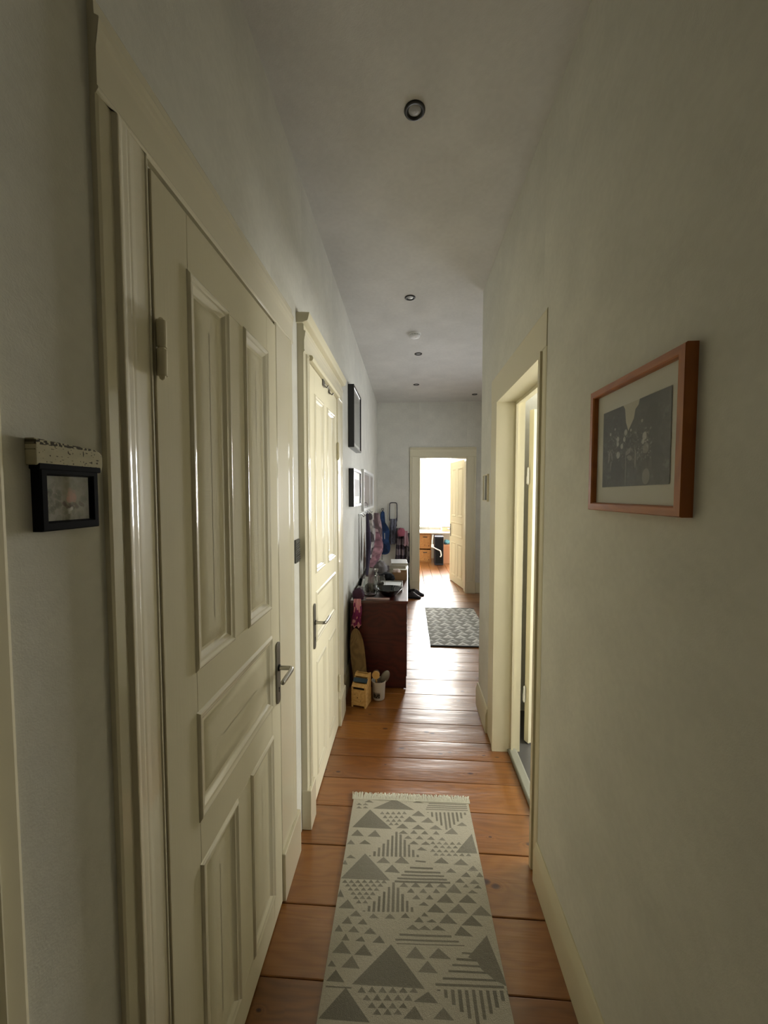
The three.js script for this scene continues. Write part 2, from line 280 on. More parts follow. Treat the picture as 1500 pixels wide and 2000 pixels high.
lining('trim_7', 'pale lining boards of the doorway at the corridor end', [box(0.165, 0.195, 0, 2.25, 6.385, 6.56), box(0.945, 0.975, 0, 2.25, 6.385, 6.56), box(0.195, 0.945, 2.23, 2.26, 6.385, 6.56)], M.creamFlat);
structMesh('trim_8', [rbox(0.055, 0.03, 0.76, 0.668, -0.004, -2.05, 0.012, 3)], M.threshold, 'worn grey green threshold strip in the open side doorway', 'threshold');
// ------------------------------------------------------------------ panelled doors
const bolection = [[0, 0], [0.002, 0.003], ...arc(0.009, 0.002, 0.005, 150, 40, 5), [0.017, 0.002], ...arc(0.022, -0.001, 0.003, 130, 20, 3), [0.032, -0.006], [0.036, -0.0075]];
function panelDoor(o, w, h, sa, sb, mat, gloss = mat) {                // local x from 0 (sa side) to w, front face z = 0, 40 mm thick
  const T = 0.04, y0 = 0.008, rows = [[0.13, 0.745], [0.862, 1.122], [1.232, h - 0.13]], mid = 0.105, pw = (w - sa - sb - mid) / 2;
  const slab = (x0, x1, ya, yb) => rbox(x1 - x0, yb - ya, T, (x0 + x1) / 2, ya, -T / 2, 0.0015);
  part(o, 'stile', slab(0, sa, y0, h), mat); part(o, 'stile', slab(w - sb, w, y0, h), mat);
  for (const [a, b] of [[y0, rows[0][0]], [rows[0][1], rows[1][0]], [rows[1][1], rows[2][0]], [rows[2][1], h]]) part(o, 'rail', slab(sa, w - sb, a, b), mat);
  for (const r of [rows[0], rows[2]]) part(o, 'muntin', slab(sa + pw, sa + pw + mid, r[0], r[1]), mat);
  const cells = [[sa, sa + pw, rows[0]], [sa + pw + mid, w - sb, rows[0]], [sa, w - sb, rows[1]], [sa, sa + pw, rows[2]], [sa + pw + mid, w - sb, rows[2]]];
  for (const [a, b, [c, d]] of cells) {
    const p = part(o, 'panel', [rbox(b - a, d - c, 0.014, (a + b) / 2, c, -0.0145, 0.001), ring((a + b) / 2, (c + d) / 2, b - a - 0.07, d - c - 0.07, [[0, -0.009], [0.004, -0.007], [0.03, -0.004], [0.034, -0.004], [Math.min(b - a, d - c) / 2 - 0.036, -0.004]])], mat);
    part(p, 'moulding', [ring((a + b) / 2, (c + d) / 2, b - a + 0.012, d - c + 0.012, bolection)], gloss);
  }
}
function hinge(o, x, y, mat, z = 0.009) { part(o, 'hinge', [cyl(0.0095, 0.0095, 0.052, x, y - 0.055, z, 14), cyl(0.0095, 0.0095, 0.052, x, y + 0.001, z, 14), cyl(0.006, 0.006, 0.004, x, y - 0.003, z, 12), lathe([[0, 0.008], [0.004, 0.006], [0.007, 0]], 12).translate(x, y + 0.052, z), lathe([[0, -0.010], [0.005, -0.007], [0.007, 0]], 12).translate(x, y - 0.054, z)], mat); }
function handle(o, x, y, dir) {                            // dir: which way the lever points along local x
  const pl = new THREE.Shape(), W = 0.018, H0 = 0.118, r = 0.016;
  pl.moveTo(-W, -H0 + r); pl.quadraticCurveTo(-W, -H0, 0, -H0); pl.quadraticCurveTo(W, -H0, W, -H0 + r); pl.lineTo(W, H0 - r); pl.quadraticCurveTo(W, H0, 0, H0); pl.quadraticCurveTo(-W, H0, -W, H0 - r);
  const p = part(o, 'handle_plate', new THREE.ExtrudeGeometry(pl, { depth: 0.003, bevelEnabled: true, bevelSize: 0.0015, bevelThickness: 0.0015, bevelSegments: 2, curveSegments: 8 }).translate(x, y, 0.002), M.steelDull, 'dull brushed steel handle plate');
  part(p, 'keyhole', [cyl(0.004, 0.004, 0.001, 0, 0, 0, 12).rotateX(Math.PI / 2).translate(x, y - 0.06, 0.0068), rbox(0.004, 0.014, 0.001, x, y - 0.075, 0.0072, 0.0003)], M.blackMatte);
  const l = part(o, 'lever_handle', [tube([[x, y + 0.02, 0.004], [x, y + 0.02, 0.03], [x, y + 0.02, 0.05], [x + dir * 0.006, y + 0.02, 0.058], [x + dir * 0.03, y + 0.019, 0.06], [x + dir * 0.108, y + 0.017, 0.058]], 0.0085, 40, 12), new THREE.SphereGeometry(0.0085, 12, 8).translate(x + dir * 0.108, y + 0.017, 0.058)], M.steel, 'polished steel lever');
  part(l, 'rosette', cyl(0.012, 0.013, 0.005, 0, 0, 0, 18).rotateX(Math.PI / 2).translate(x, y + 0.02, 0.006), M.darkMetal);
}
const door1 = structure('door_1', 'tall glossy cream panelled door with lever handle opposite the photograph', 'door', [-0.5, 0, 0.745], Math.PI / 2);
panelDoor(door1, 0.70, 2.280, 0.12, 0.09, M.cream, M.creamGloss);
hinge(door1, 0.006, 1.94, M.cream); hinge(door1, 0.006, 0.32, M.cream);
handle(door1, 0.672, 0.962, -1);
const door2 = structure('door_2', 'second cream panelled door, further along beside the black frames', 'door', [-0.487, 0, 1.88], Math.PI / 2);
panelDoor(door2, 0.74, 2.292, 0.115, 0.105, M.cream, M.creamGloss);
hinge(door2, 0.734, 1.94, M.cream); hinge(door2, 0.734, 0.32, M.cream);
handle(door2, 0.062, 0.96, 1);
// door of the side room, swung into that room
const door3 = structure('door_3', 'open cream door standing inside the side room', 'door', [0.79, 0.012, 2.497], rad(24));
part(door3, 'leaf', [rbox(0.74, 2.17, 0.04, 0.37, 0, -0.02, 0.002)], M.creamFlat);
part(door3, 'panel_frame', [ring(0.37, 0.45, 0.5, 0.6, bolection), ring(0.37, 1.55, 0.5, 0.95, bolection)], M.creamFlat);
for (const y of [0.32, 1.75]) part(door3, 'hinge', [cyl(0.007, 0.007, 0.09, -0.012, y - 0.045, -0.03, 12), lathe([[0, 0.012], [0.005, 0.008], [0.007, 0]], 12).translate(-0.012, y + 0.045, -0.03), lathe([[0, -0.012], [0.005, -0.008], [0.007, 0]], 12).translate(-0.012, y - 0.045, -0.03), rbox(0.03, 0.05, 0.003, 0.0, y - 0.05, -0.041, 0.001)], M.white);
handle(door3, 0.68, 0.98, -1);
// door at the corridor end, swung into the bright room: hinge on the far side, seen from its corridor face
const door4 = structure('door_4', 'open pale panelled door in the doorway at the corridor end', 'door', [0.797, 0.005, 7.375], rad(-78.4));
panelDoor(door4, 0.79, 2.225, 0.105, 0.105, M.cream);
for (const y of [0.32, 1.78]) hinge(door4, 0.794, y, M.cream, -0.012);
handle(door4, 0.055, 0.96, 1);

// over-door hooks on the second door
const hook = thing('over_door_hook', 'small dark double hook clipped over the top of the second door', 'hook', [-0.487, 2.26, 2.2], Math.PI / 2);
parts(hook, 'clip', [rbox(0.05, 0.04, 0.004, 0.0, 0.0, 0.004), rbox(0.03, 0.03, 0.004, 0.16, 0.0, 0.004)], M.steelDull);
parts(hook, 'prong', [tube([[0, 0.005, 0.006], [0, -0.005, 0.02], [0, 0.005, 0.032]], 0.004, 12, 6), tube([[0.16, 0.005, 0.006], [0.16, -0.005, 0.02], [0.16, 0.005, 0.03]], 0.004, 12, 6)], M.steelDull);
part(hook, 'bar', rbox(0.2, 0.006, 0.004, 0.08, 0.022, 0.004), M.steelDull);

// ------------------------------------------------------------------ windows
function windowUnit(name, label, [x, y, d], turn, w, h, transom, mull) {
  const o = structure(name, label, 'window', [x, y, d], turn), P = [[0, 0], [0, 0.05], [0.05, 0.05], [0.055, 0.045], [0.055, 0]];
  part(o, 'frame', ring(0, h / 2, w, h, P), M.white);
  part(o, 'transom', rbox(w - 0.1, 0.07, 0.06, 0, transom - 0.035, 0.03, 0.006), M.white);
  const cols = mull ? [[-w / 2 + 0.05, 0], [0, w / 2 - 0.05]] : [[-w / 2 + 0.05, w / 2 - 0.05]];
  for (const [a, b] of cols) for (const [c, e] of [[0.05, transom - 0.035], [transom + 0.035, h - 0.05]]) {
    const s = part(o, 'sash', ring((a + b) / 2, (c + e) / 2, b - a, e - c, [[0, 0.005], [0, 0.045], [0.045, 0.045], [0.05, 0.035], [0.05, 0.005]]), M.white);
    part(s, 'pane', new THREE.PlaneGeometry(b - a - 0.09, e - c - 0.09).translate((a + b) / 2, (c + e) / 2, 0.02), M.glass);
  }
  return o;
}
const win1 = windowUnit('window_1', 'tall bright white window of the end room', [0.95, 0.85, 9.92], 0, 1.2, 1.9, 1.36, true);
part(win1, 'sill', rbox(1.36, 0.035, 0.26, 0, -0.035, 0.13, 0.008), M.white);
const win3 = windowUnit('window_3', 'white window in the side wall of the widened hall', [1.67, 1.1, 4.4], -Math.PI / 2, 1.1, 1.3, 0.95, true);
part(win3, 'sill', rbox(1.16, 0.03, 0.14, 0, -0.03, 0.07, 0.006), M.white);
const win2 = windowUnit('window_2', 'white window of the side room', [2.66, 0.95, 1.97], -Math.PI / 2, 1.64, 1.35, 0.98, true);
part(win2, 'sill', rbox(1.7, 0.03, 0.14, 0, -0.03, 0.07, 0.006), M.white);

// ------------------------------------------------------------------ ceiling fittings
const spotLabels = ['round dark recessed spotlight above the near closed door', 'round dark recessed spotlight between near spotlight and smoke alarm', 'round dark recessed spotlight just beyond the smoke alarm', 'round dark recessed spotlight in front of the end wall', 'round dark recessed spotlight over the widened hall by the wall corner'];
[[0.021, 1.582], [0.011, 3.022], [0.105, 4.216], [0.108, 5.381], [0.999, 5.956]].forEach(([x, d], i) => {
  const o = thing('recessed_spotlight', spotLabels[i], 'spotlight', [x, CEIL, d], 0, 'recessed ceiling spotlights');
  part(o, 'rim', lathe([[0.041, 0.001], [0.0415, -0.003], [0.039, -0.006], [0.033, -0.007], [0.027, -0.005], [0.0245, 0.0], [0.024, -0.0005]], 32), M.darkMetal);
  part(o, 'lens', lathe([[0.0245, -0.0015], [0.02, -0.003], [0.012, -0.0042], [0.001, -0.0045]], 28), M.lens);
});
const alarm = thing('smoke_alarm', 'round white smoke alarm on the ceiling between the spotlights', 'smoke alarm', [0.058, CEIL, 3.696]);
part(alarm, 'base', lathe([[0.058, 0.0], [0.058, -0.008], [0.054, -0.010], [0.001, -0.010]], 36), M.white);
part(alarm, 'cover', lathe([[0.05, -0.009], [0.05, -0.022], [0.046, -0.032], [0.036, -0.037], [0.001, -0.038]], 36), M.white);
part(alarm, 'vent_slot', Array.from({ length: 12 }, (_, i) => rbox(0.016, 0.004, 0.003, 0, -0.02, 0.0495, 0.0005).rotateY(i * Math.PI / 6)), M.lens);
part(alarm, 'test_button', cyl(0.009, 0.009, 0.003, 0.015, -0.041, 0.01, 16), M.white);

// ------------------------------------------------------------------ pictures
const onLeft = Math.PI / 2, onRight = -Math.PI / 2;
// black and white group photograph in a wooden frame on the near wall
const photo = thing('framed_photograph', 'black and white group photograph in an orange brown wooden frame', 'picture', [WR, 1.772, 0.975], onRight);
part(photo, 'frame', ring(0, 0, 0.386, 0.338, [[0, 0], [0, 0.021], [0.002, 0.024], [0.018, 0.025], [0.021, 0.022], [0.022, 0.010]]), M.frameWood);
part(photo, 'backing', rbox(0.36, 0.31, 0.008, 0, -0.155, 0.004, 0.001), M.creamFlat);
const matPaper = std([0.62, 0.61, 0.54], 0.8);
part(photo, 'mount', rbox(0.346, 0.298, 0.002, 0, -0.149, 0.0095, 0.0005), matPaper, 'off-white paper mount');
const photoPrint = canvasTexture(768, 576, (g, w, h) => {
  g.fillStyle = '#b4b09c'; g.fillRect(0, 0, w, h);
  g.fillStyle = '#343432'; g.beginPath(); g.moveTo(w, 0); g.lineTo(w * 0.60, 0); g.lineTo(w * 0.585, h * 0.06); g.lineTo(w * 0.54, h * 0.1); g.lineTo(w * 0.52, h * 0.2); g.lineTo(w * 0.44, h * 0.33); g.lineTo(w * 0.40, h * 0.22); g.lineTo(w * 0.38, h * 0.05); g.lineTo(w * 0.35, 0); g.lineTo(0, 0); g.lineTo(0, h); g.lineTo(w, h); g.fill();
  let s = 77; const q = () => { s = (s * 1664525 + 1013904223) >>> 0; return s / 4294967296; };
  const blot = (x, y, rx, ry, c, a, t = 0) => { g.globalAlpha = a; g.fillStyle = c; g.beginPath(); g.ellipse(x * w, y * h, rx * w, ry * h, t, 0, 7); g.fill(); g.globalAlpha = 1; };
  for (let i = 0; i < 420; i++) { const x = q(), y = 0.1 + 0.9 * q(); if (x > 0.36 && x < 0.55 && y < 0.36) continue; const v = 22 + 95 * q() * q() | 0; blot(x, y, 0.006 + 0.022 * q(), 0.01 + 0.045 * q(), `rgb(${v},${v},${v - 2})`, 0.5, q() * 3); }
  for (const [x, y, r] of [[0.27, 0.40, 0.024], [0.27, 0.46, 0.02], [0.40, 0.34, 0.025], [0.38, 0.42, 0.02], [0.68, 0.44, 0.03], [0.66, 0.50, 0.02], [0.34, 0.50, 0.022], [0.14, 0.31, 0.015], [0.28, 0.60, 0.03], [0.48, 0.33, 0.012], [0.22, 0.26, 0.012], [0.64, 0.26, 0.014]]) blot(x, y, r, r * 1.5, '#b9b7ae', 0.8);
  for (const [x, y, rx, ry, t] of [[0.12, 0.62, 0.014, 0.06, 0.2], [0.17, 0.6, 0.014, 0.06, -0.3], [0.155, 0.74, 0.013, 0.07, 0.05], [0.41, 0.78, 0.007, 0.22, 0], [0.555, 0.68, 0.011, 0.11, 0.02], [0.45, 0.58, 0.05, 0.03, -0.5], [0.70, 0.58, 0.04, 0.06, 0.2], [0.71, 0.90, 0.05, 0.09, 0.1], [0.47, 0.66, 0.04, 0.03, 0.3], [0.13, 0.55, 0.012, 0.04, 0.7]]) blot(x, y, rx, ry, '#8f8d84', 0.65, t);
  for (const [x, y, rx, ry] of [[0.60, 0.56, 0.03, 0.03], [0.61, 0.50, 0.025, 0.02], [0.03, 0.2, 0.015, 0.18], [0.78, 0.3, 0.1, 0.2], [0.25, 0.8, 0.1, 0.16], [0.85, 0.75, 0.07, 0.2]]) blot(x, y, rx, ry, '#1c1c1b', 0.5);
  for (let i = 0; i < 240; i++) { const v = 90 + 90 * q() | 0; blot(0.1 + 0.7 * q(), 0.35 + 0.35 * q(), 0.003 + 0.006 * q(), 0.004 + 0.016 * q(), `rgb(${v},${v},${v - 6})`, 0.5, q() * 3); }
});
const pp = part(photo, 'print', new THREE.PlaneGeometry(0.276, 0.203).rotateZ(rad(0.5)).translate(0.002, -0.002, 0.0122), new THREE.MeshPhysicalMaterial({ map: photoPrint, roughness: 0.45 }), 'black and white print of people under trees');
part(photo, 'glazing', new THREE.PlaneGeometry(0.344, 0.296).translate(0, 0, 0.0155), M.pictureGlass);
void pp;

// little black box frame under a weathered wooden lintel
const mini = thing('box_frame', 'tiny black box frame hung under a weathered white wooden ledge', 'picture', [WL, 1.597, 0.544], onLeft);
mini.scale.x = 0.8;
part(mini, 'frame', ring(0, 0.046, 0.122, 0.092, [[0, 0], [0, 0.013], [0.002, 0.015], [0.011, 0.015], [0.013, 0.013], [0.014, 0.004]]), M.blackMatte);
part(mini, 'backing', rbox(0.118, 0.088, 0.004, 0, 0.002, 0.002, 0.0005), M.black);
const ledgeTex = dataTexture(256, 64, (i, j) => { const n = vnoise(i / 6, j / 4, 42, 16, 51), b = vnoise(i / 22, j / 9, 11, 7, 52), chip = n > 0.87 || (j > 52 && n > 0.35) || (j < 5 && b > 0.55); return chip ? [70, 64, 50] : [186 + 14 * b, 180 + 12 * b, 152 + 10 * b]; });
const ledgeShape = new THREE.Shape(); ledgeShape.moveTo(-0.068, 0); ledgeShape.lineTo(0.066, -0.004); ledgeShape.quadraticCurveTo(0.071, 0.0, 0.07, 0.018); ledgeShape.quadraticCurveTo(0.066, 0.026, 0.05, 0.027); ledgeShape.lineTo(-0.068, 0.032);
{ const g = new THREE.ExtrudeGeometry(ledgeShape, { depth: 0.012, bevelEnabled: true, bevelSize: 0.002, bevelThickness: 0.002, bevelSegments: 2 }); const p = g.attributes.position, uv = g.attributes.uv; for (let i = 0; i < p.count; i++) uv.setXY(i, (p.getX(i) + 0.07) / 0.14, (p.getY(i) + 0.004) / 0.036); part(mini, 'ledge', g.translate(0, 0.094, 0.002), new THREE.MeshPhysicalMaterial({ map: ledgeTex, roughness: 0.85 }), 'weathered white wooden ledge with chipped dark edges'); }
part(mini, 'ledge_strip', rbox(0.132, 0.009, 0.016, 0.0, 0.086, 0.009, 0.002), M.blackMatte);
const miniPrint = canvasTexture(256, 192, (g, w, h) => {
  g.fillStyle = '#8f8a7a'; g.fillRect(0, 0, w, h);
  let s = 5; const q = () => { s = (s * 1664525 + 1013904223) >>> 0; return s / 4294967296; };
  const blot = (x, y, rx, ry, c, a, t = 0) => { g.globalAlpha = a; g.fillStyle = c; g.beginPath(); g.ellipse(x * w, y * h, rx * w, ry * h, t, 0, 7); g.fill(); g.globalAlpha = 1; };
  for (let i = 0; i < 120; i++) { const v = 90 + 60 * q(); blot(q(), q(), 0.03 + 0.06 * q(), 0.03 + 0.05 * q(), `rgb(${v | 0},${v | 0},${v * 0.85 | 0})`, 0.4, q() * 3); }
  for (let i = 0; i < 30; i++) blot(0.05 + 0.3 * q(), 0.3 + 0.5 * q(), 0.05, 0.05, '#4c4a30', 0.35, q());
  for (let i = 0; i < 16; i++) blot(0.55 + 0.16 * (q() - 0.3), 0.25 + 0.3 * q(), 0.05, 0.07, '#c09284', 0.5, q());
  for (let i = 0; i < 14; i++) blot(0.42 + 0.42 * q(), 0.58 + 0.14 * q(), 0.05, 0.04, '#4a3426', 0.6, q());
  for (let i = 0; i < 6; i++) blot(0.5 + 0.1 * q(), 0.72 + 0.1 * q(), 0.03, 0.04, '#c8c4c4', 0.6);
});
part(mini, 'print', new THREE.PlaneGeometry(0.096, 0.066).translate(0, 0.046, 0.0065), new THREE.MeshPhysicalMaterial({ map: miniPrint, roughness: 0.5 }), 'small painterly print with a pinkish blot');
part(mini, 'glazing', new THREE.PlaneGeometry(0.096, 0.066).translate(0, 0.046, 0.010), M.pictureGlass);

function deepFrame(name, label, [d0, d1], [y0, y1], depth, frameMat, picMat, border, mat = 0.05) {
  const w = d1 - d0, h = y1 - y0, o = thing(name, label, 'picture', [WL, (y0 + y1) / 2, (d0 + d1) / 2], onLeft);
  part(o, 'frame', ring(0, 0, w, h, [[0, 0], [0, depth - 0.001], [0.001, depth], [border - 0.001, depth], [border, depth - 0.002], [border, depth - 0.014]]), frameMat);
  part(o, 'backing', rbox(w - 0.004, h - 0.004, 0.004, 0, -h / 2 + 0.002, 0.002, 0.0005), frameMat);
  part(o, 'mount', rbox(w - 2 * border, h - 2 * border, 0.002, 0, -h / 2 + border, depth - 0.012, 0.0005), M.white);
  part(o, 'print', rbox(w - 2 * border - 2 * mat, h - 2 * border - 2 * mat, 0.001, 0, -h / 2 + border + mat, depth - 0.0095, 0.0002), picMat);
  part(o, 'glazing', new THREE.PlaneGeometry(w - 2 * border, h - 2 * border).translate(0, 0, depth - 0.006), M.glass);
  return o;
}
const paleArt = (s, c) => new THREE.MeshPhysicalMaterial({ roughness: 0.5, map: dataTexture(128, 128, (i, j) => { const n = vnoise(i / 16, j / 16, 8, 8, s); return c.map((v) => v + 30 * (n - 0.5)); }) });
deepFrame('picture_frame', 'large deep black framed picture hung high beside the second door', [3.3, 3.8], [2.05, 2.585], 0.052, M.black, paleArt(61, [150, 150, 146]), 0.014, 0.03);
deepFrame('picture_frame', 'small deep black framed picture hung below the large black one', [3.32, 3.84], [1.535, 1.87], 0.045, M.black, paleArt(62, [120, 122, 126]), 0.02, 0.07);
const wf = deepFrame('picture_frame', 'wide white framed picture beyond the small black frame', [4.22, 5.42], [1.455, 1.92], 0.03, M.white, paleArt(63, [172, 160, 160]), 0.03, 0.02);
part(wf, 'divider', rbox(0.02, 0.4, 0.02, 0.1, -0.2, 0.018, 0.003), M.white);
const tinyPic = thing('small_picture', 'narrow dark little picture beside the open side doorway', 'picture', [WR, 1.69, 2.75], onRight);
part(tinyPic, 'frame', ring(0, 0, 0.15, 0.19, [[0, 0], [0, 0.012], [0.002, 0.014], [0.008, 0.014], [0.01, 0.008]]), M.creamFlat);
part(tinyPic, 'print', rbox(0.07, 0.17, 0.004, 0.02, -0.085, 0.006, 0.0005), std([0.10, 0.10, 0.07], 0.6));
part(tinyPic, 'mount', rbox(0.135, 0.175, 0.006, 0, -0.0875, 0.004, 0.0005), matPaper);

const plate = thing('switch_plate', 'small dark ribbed metal plate on the wall strip between the two doors', 'wall plate', [WL, 1.385, 1.738], onLeft);
part(plate, 'plate', rbox(0.066, 0.108, 0.008, 0, -0.054, 0.004, 0.003, 2), std([0.10, 0.10, 0.085], 0.5, { metalness: 0.3 }));
part(plate, 'rib', Array.from({ length: 9 }, (_, i) => rbox(0.054, 0.004, 0.004, 0, -0.046 + i * 0.011, 0.009, 0.001).rotateZ(0.12)), M.steelDull);
const RUG_TRIANGLES = [
[177,532,64,357,-4],[27,346,182,154,72],[1,347,434,153,316],[517,617,16,563,2],[98,182,27,137,10],[504,619,100,564,66],[437,549,138,489,104],[580,686,137,642,105],
[380,480,176,432,148],[505,611,178,557,151],[642,750,174,697,148],[759,869,194,829,160],[27,128,229,71,194],[157,262,229,213,192],[98,192,270,139,248],[6,69,274,31,250],
[398,474,206,436,186],[490,550,204,521,183],[576,635,204,607,184],[669,724,202,697,182],[440,507,232,474,214],[532,594,232,563,213],[620,682,232,654,213],[711,765,231,740,214],
[481,555,259,518,241],[571,646,259,610,241],[540,618,288,571,271],[17,89,342,46,325],[-5,36,372,11,351],[242,344,358,292,329],[372,482,354,426,320],[304,415,398,357,363],
[659,769,345,719,317],[800,910,348,861,318],[738,815,385,777,364],[895,971,372,940,348],[841,911,400,885,378],[948,997,398,978,376],[794,862,426,833,407],[891,961,428,930,409],
[842,886,444,868,430],[915,971,446,950,432],[870,940,467,902,453],[412,472,456,441,436],[490,556,454,524,433],[582,642,452,618,432],[664,735,450,700,432],[460,515,478,490,459],
[544,598,476,574,457],[636,686,474,660,455],[723,832,470,786,432],[495,552,502,528,484],[585,638,500,613,482],[656,770,510,723,473],[798,920,506,865,472],[537,604,525,573,510],
[0,44,509,11,479],[828,988,290,977,188],[866,953,146,916,124],[642,684,254,665,239],[691,734,252,715,238],[741,784,252,765,236],[791,833,250,815,235],[841,883,249,865,234],
[889,933,248,915,234],[663,705,272,686,257],[712,755,270,736,256],[762,804,270,784,255],[810,852,268,834,254],[859,902,268,885,252],[909,951,266,933,251],[637,679,292,660,278],
[685,729,292,710,278],[736,778,290,758,276],[784,826,289,807,275],[833,875,288,857,274],[881,923,286,905,273],[658,700,310,681,296],[706,748,308,729,295],[755,797,307,778,294],
[802,844,306,826,292],[850,892,305,875,291],[899,941,304,923,290],[15,56,452,32,438],[60,101,451,77,437],[104,145,450,123,436],[150,191,448,168,435],[196,235,448,214,434],
[239,280,446,259,433],[285,326,446,303,432],[39,78,466,56,453],[83,122,465,100,451],[127,167,464,145,450],[172,211,463,189,450],[216,257,462,235,449],[260,301,461,280,447],
[61,100,482,78,468],[105,144,481,122,468],[149,188,480,167,467],[193,232,478,211,465],[237,278,478,255,465],[83,122,498,100,485],[127,166,497,144,484],[171,210,496,188,484],
[214,254,496,232,482],[105,145,514,122,501],[148,187,512,166,499],[192,231,512,210,499],[128,165,530,144,517],[170,208,529,187,516],[239,281,97,259,80],[285,327,96,305,79],
[332,374,95,352,77],[379,420,94,400,76],[425,467,92,446,75],[265,307,120,285,102],[312,352,118,332,101],[359,399,117,378,101],[404,445,116,425,99],[292,332,140,312,124],
[337,377,140,357,122],[384,424,138,404,121],[317,358,160,337,143],[362,403,158,382,143],[32,82,46,53,33],[86,138,46,109,32],[34,86,68,57,54],[90,140,66,112,53],
[18,124,551,71,517],[98,175,578,135,556],[53,120,605,88,579],[153,215,604,185,584],[16,69,632,37,609],[100,170,632,131,611],[198,276,634,234,613],[67,115,660,88,638],
[149,210,660,186,643],[253,330,661,294,637],[22,135,700,72,662],[153,261,702,206,668],[87,193,741,141,705],[9,58,740,27,722],[14,116,781,59,748],[221,284,580,246,564],
[320,389,579,352,561],[420,479,574,452,556],[552,598,564,572,549],[506,568,586,538,567],[581,648,584,619,572],[661,774,585,717,551],[590,704,548,645,515],[727,851,546,799,511],
[872,1000,550,943,513],[799,932,588,872,551],[747,860,624,795,591],[158,555,784,365,663],[453,566,702,510,665],[586,715,698,645,666],[521,631,740,578,706],[5,269,874,127,794],
[439,543,860,499,828],[591,698,856,648,827],[493,623,818,573,790],[455,540,613,496,595],[530,610,611,571,595],[610,699,610,652,593],[192,238,804,212,788],[248,294,802,268,787],
[304,350,801,326,785],[359,406,800,382,784],[415,462,798,438,783],[471,518,796,496,781],[223,269,822,243,808],[277,323,821,299,805],[333,378,820,355,804],[388,434,818,411,803],
[442,488,817,466,802],[252,298,840,274,826],[306,353,839,328,825],[361,407,838,383,824],[415,461,836,439,823],[281,326,855,303,841],[336,380,854,358,839],[389,433,852,410,838]];
const RUG_BANDS = [[656,979,13,11,5],[645,981,26,24,6],[635,981,39,36,5],[628,982,51,49,5],[526,601,336,338,7],[485,649,367,367,8],[446,700,386,384,8],[423,724,402,399,7],[396,740,417,413,8],[378,761,431,425,8],[415,730,628,624,7],[391,770,645,640,6],[398,801,659,653,3],[780,862,674,675,6],[745,881,693,693,7],[717,917,711,710,6],[692,927,729,727,6],[657,968,750,746,6],[614,986,767,762,7],[16,158,793,792,4]];
const RUG_BARS = [[183,325,325,16],[214,304,324,18],[246,284,324,18],[279,262,323,18],[311,241,322,18],[344,218,321,16],[374,196,321,18],[407,210,320,18],[439,237,319,18],[472,262,318,17],[502,287,318,18],[535,311,317,17],[177,555,555,17],[208,537,554,17],[239,519,554,17],[271,499,552,16],[302,480,552,16],[333,460,551,16],[362,440,550,18],[393,460,550,18],[424,485,548,18],[455,510,548,16],[486,533,547,16],[636,72,72,16],[669,96,70,16],[705,120,70,16],[738,144,69,16],[774,166,68,16],[807,156,67,16],[841,136,67,18],[876,117,65,16],[910,97,65,16],[945,76,64,16],[621,783,783,18],[658,799,782,18],[695,815,781,19],[732,831,780,20],[770,845,780,18],[808,861,778,18],[846,845,778,18],[884,830,777,18],[920,814,776,20],[958,797,775,19],[995,781,774,18]];
// ------------------------------------------------------------------ rugs
function rugTexture(W, Hh) {
  return canvasTexture(W, Hh, (g) => {
    g.fillStyle = '#bdb7a4'; g.fillRect(0, 0, W, Hh);
    const X = (u) => u / 1000 * W, Y = (v) => v / 1840 * Hh;
    let s = 9; const q = () => { s = (s * 1664525 + 1013904223) >>> 0; return s / 4294967296; };
    const tone = (k) => { const v = 134 + 14 * (q() - 0.5) - k; return `rgb(${v | 0},${v - 4 | 0},${v - 18 | 0})`; };
    const draw = (dv, flip) => {
      const U = (u) => flip ? 1000 - u : u;
      for (const [a, b, v, c, t] of RUG_TRIANGLES) { g.fillStyle = tone(0); g.beginPath(); g.moveTo(X(U(a)), Y(v + dv)); g.lineTo(X(U(b)), Y(v + dv)); g.lineTo(X(U(c)), Y(t + dv)); g.fill(); }
      for (const [a, b, v, w, t] of RUG_BANDS) { g.fillStyle = tone(6); g.beginPath(); g.moveTo(X(U(a)), Y(v + dv)); g.lineTo(X(U(b)), Y(w + dv)); g.lineTo(X(U(b)), Y(w + t + dv)); g.lineTo(X(U(a)), Y(v + t + dv)); g.fill(); }
      for (const [u, a, b, w] of RUG_BARS) { g.fillStyle = tone(6); g.fillRect(X(flip ? 1000 - u - w : u), Y(Math.min(a, b) + dv), X(w), Y(Math.abs(b - a) + 4)); }
      g.fillStyle = '#868172'; g.beginPath(); [[1265, 150], [1090, 345], [1150, 360], [1180, 430], [1260, 500], [1340, 540], [1330, 470]].forEach(([x, y], i) => { const u = (x - 60) / 1310 * 1000, v = 560 + y * 0.375; g[i ? 'lineTo' : 'moveTo'](X(U(Math.min(1000, u + 25))), Y(v + dv)); }); g.fill();
    };
    draw(0, false); draw(905, true);
    for (let i = 0; i < 26000; i++) { const x = q() * W, y = q() * Hh; g.globalAlpha = 0.10; g.fillStyle = q() < 0.5 ? '#5c5848' : '#dedaca'; g.fillRect(x, y, 1 + 3 * q(), 1 + 2 * q()); }
    g.globalAlpha = 1;
  });
}
const runner = thing('runner_rug', 'off-white runner rug patterned with grey triangles, fringed at its end', 'rug', [0.028, 0, 1.066], rad(0.6));
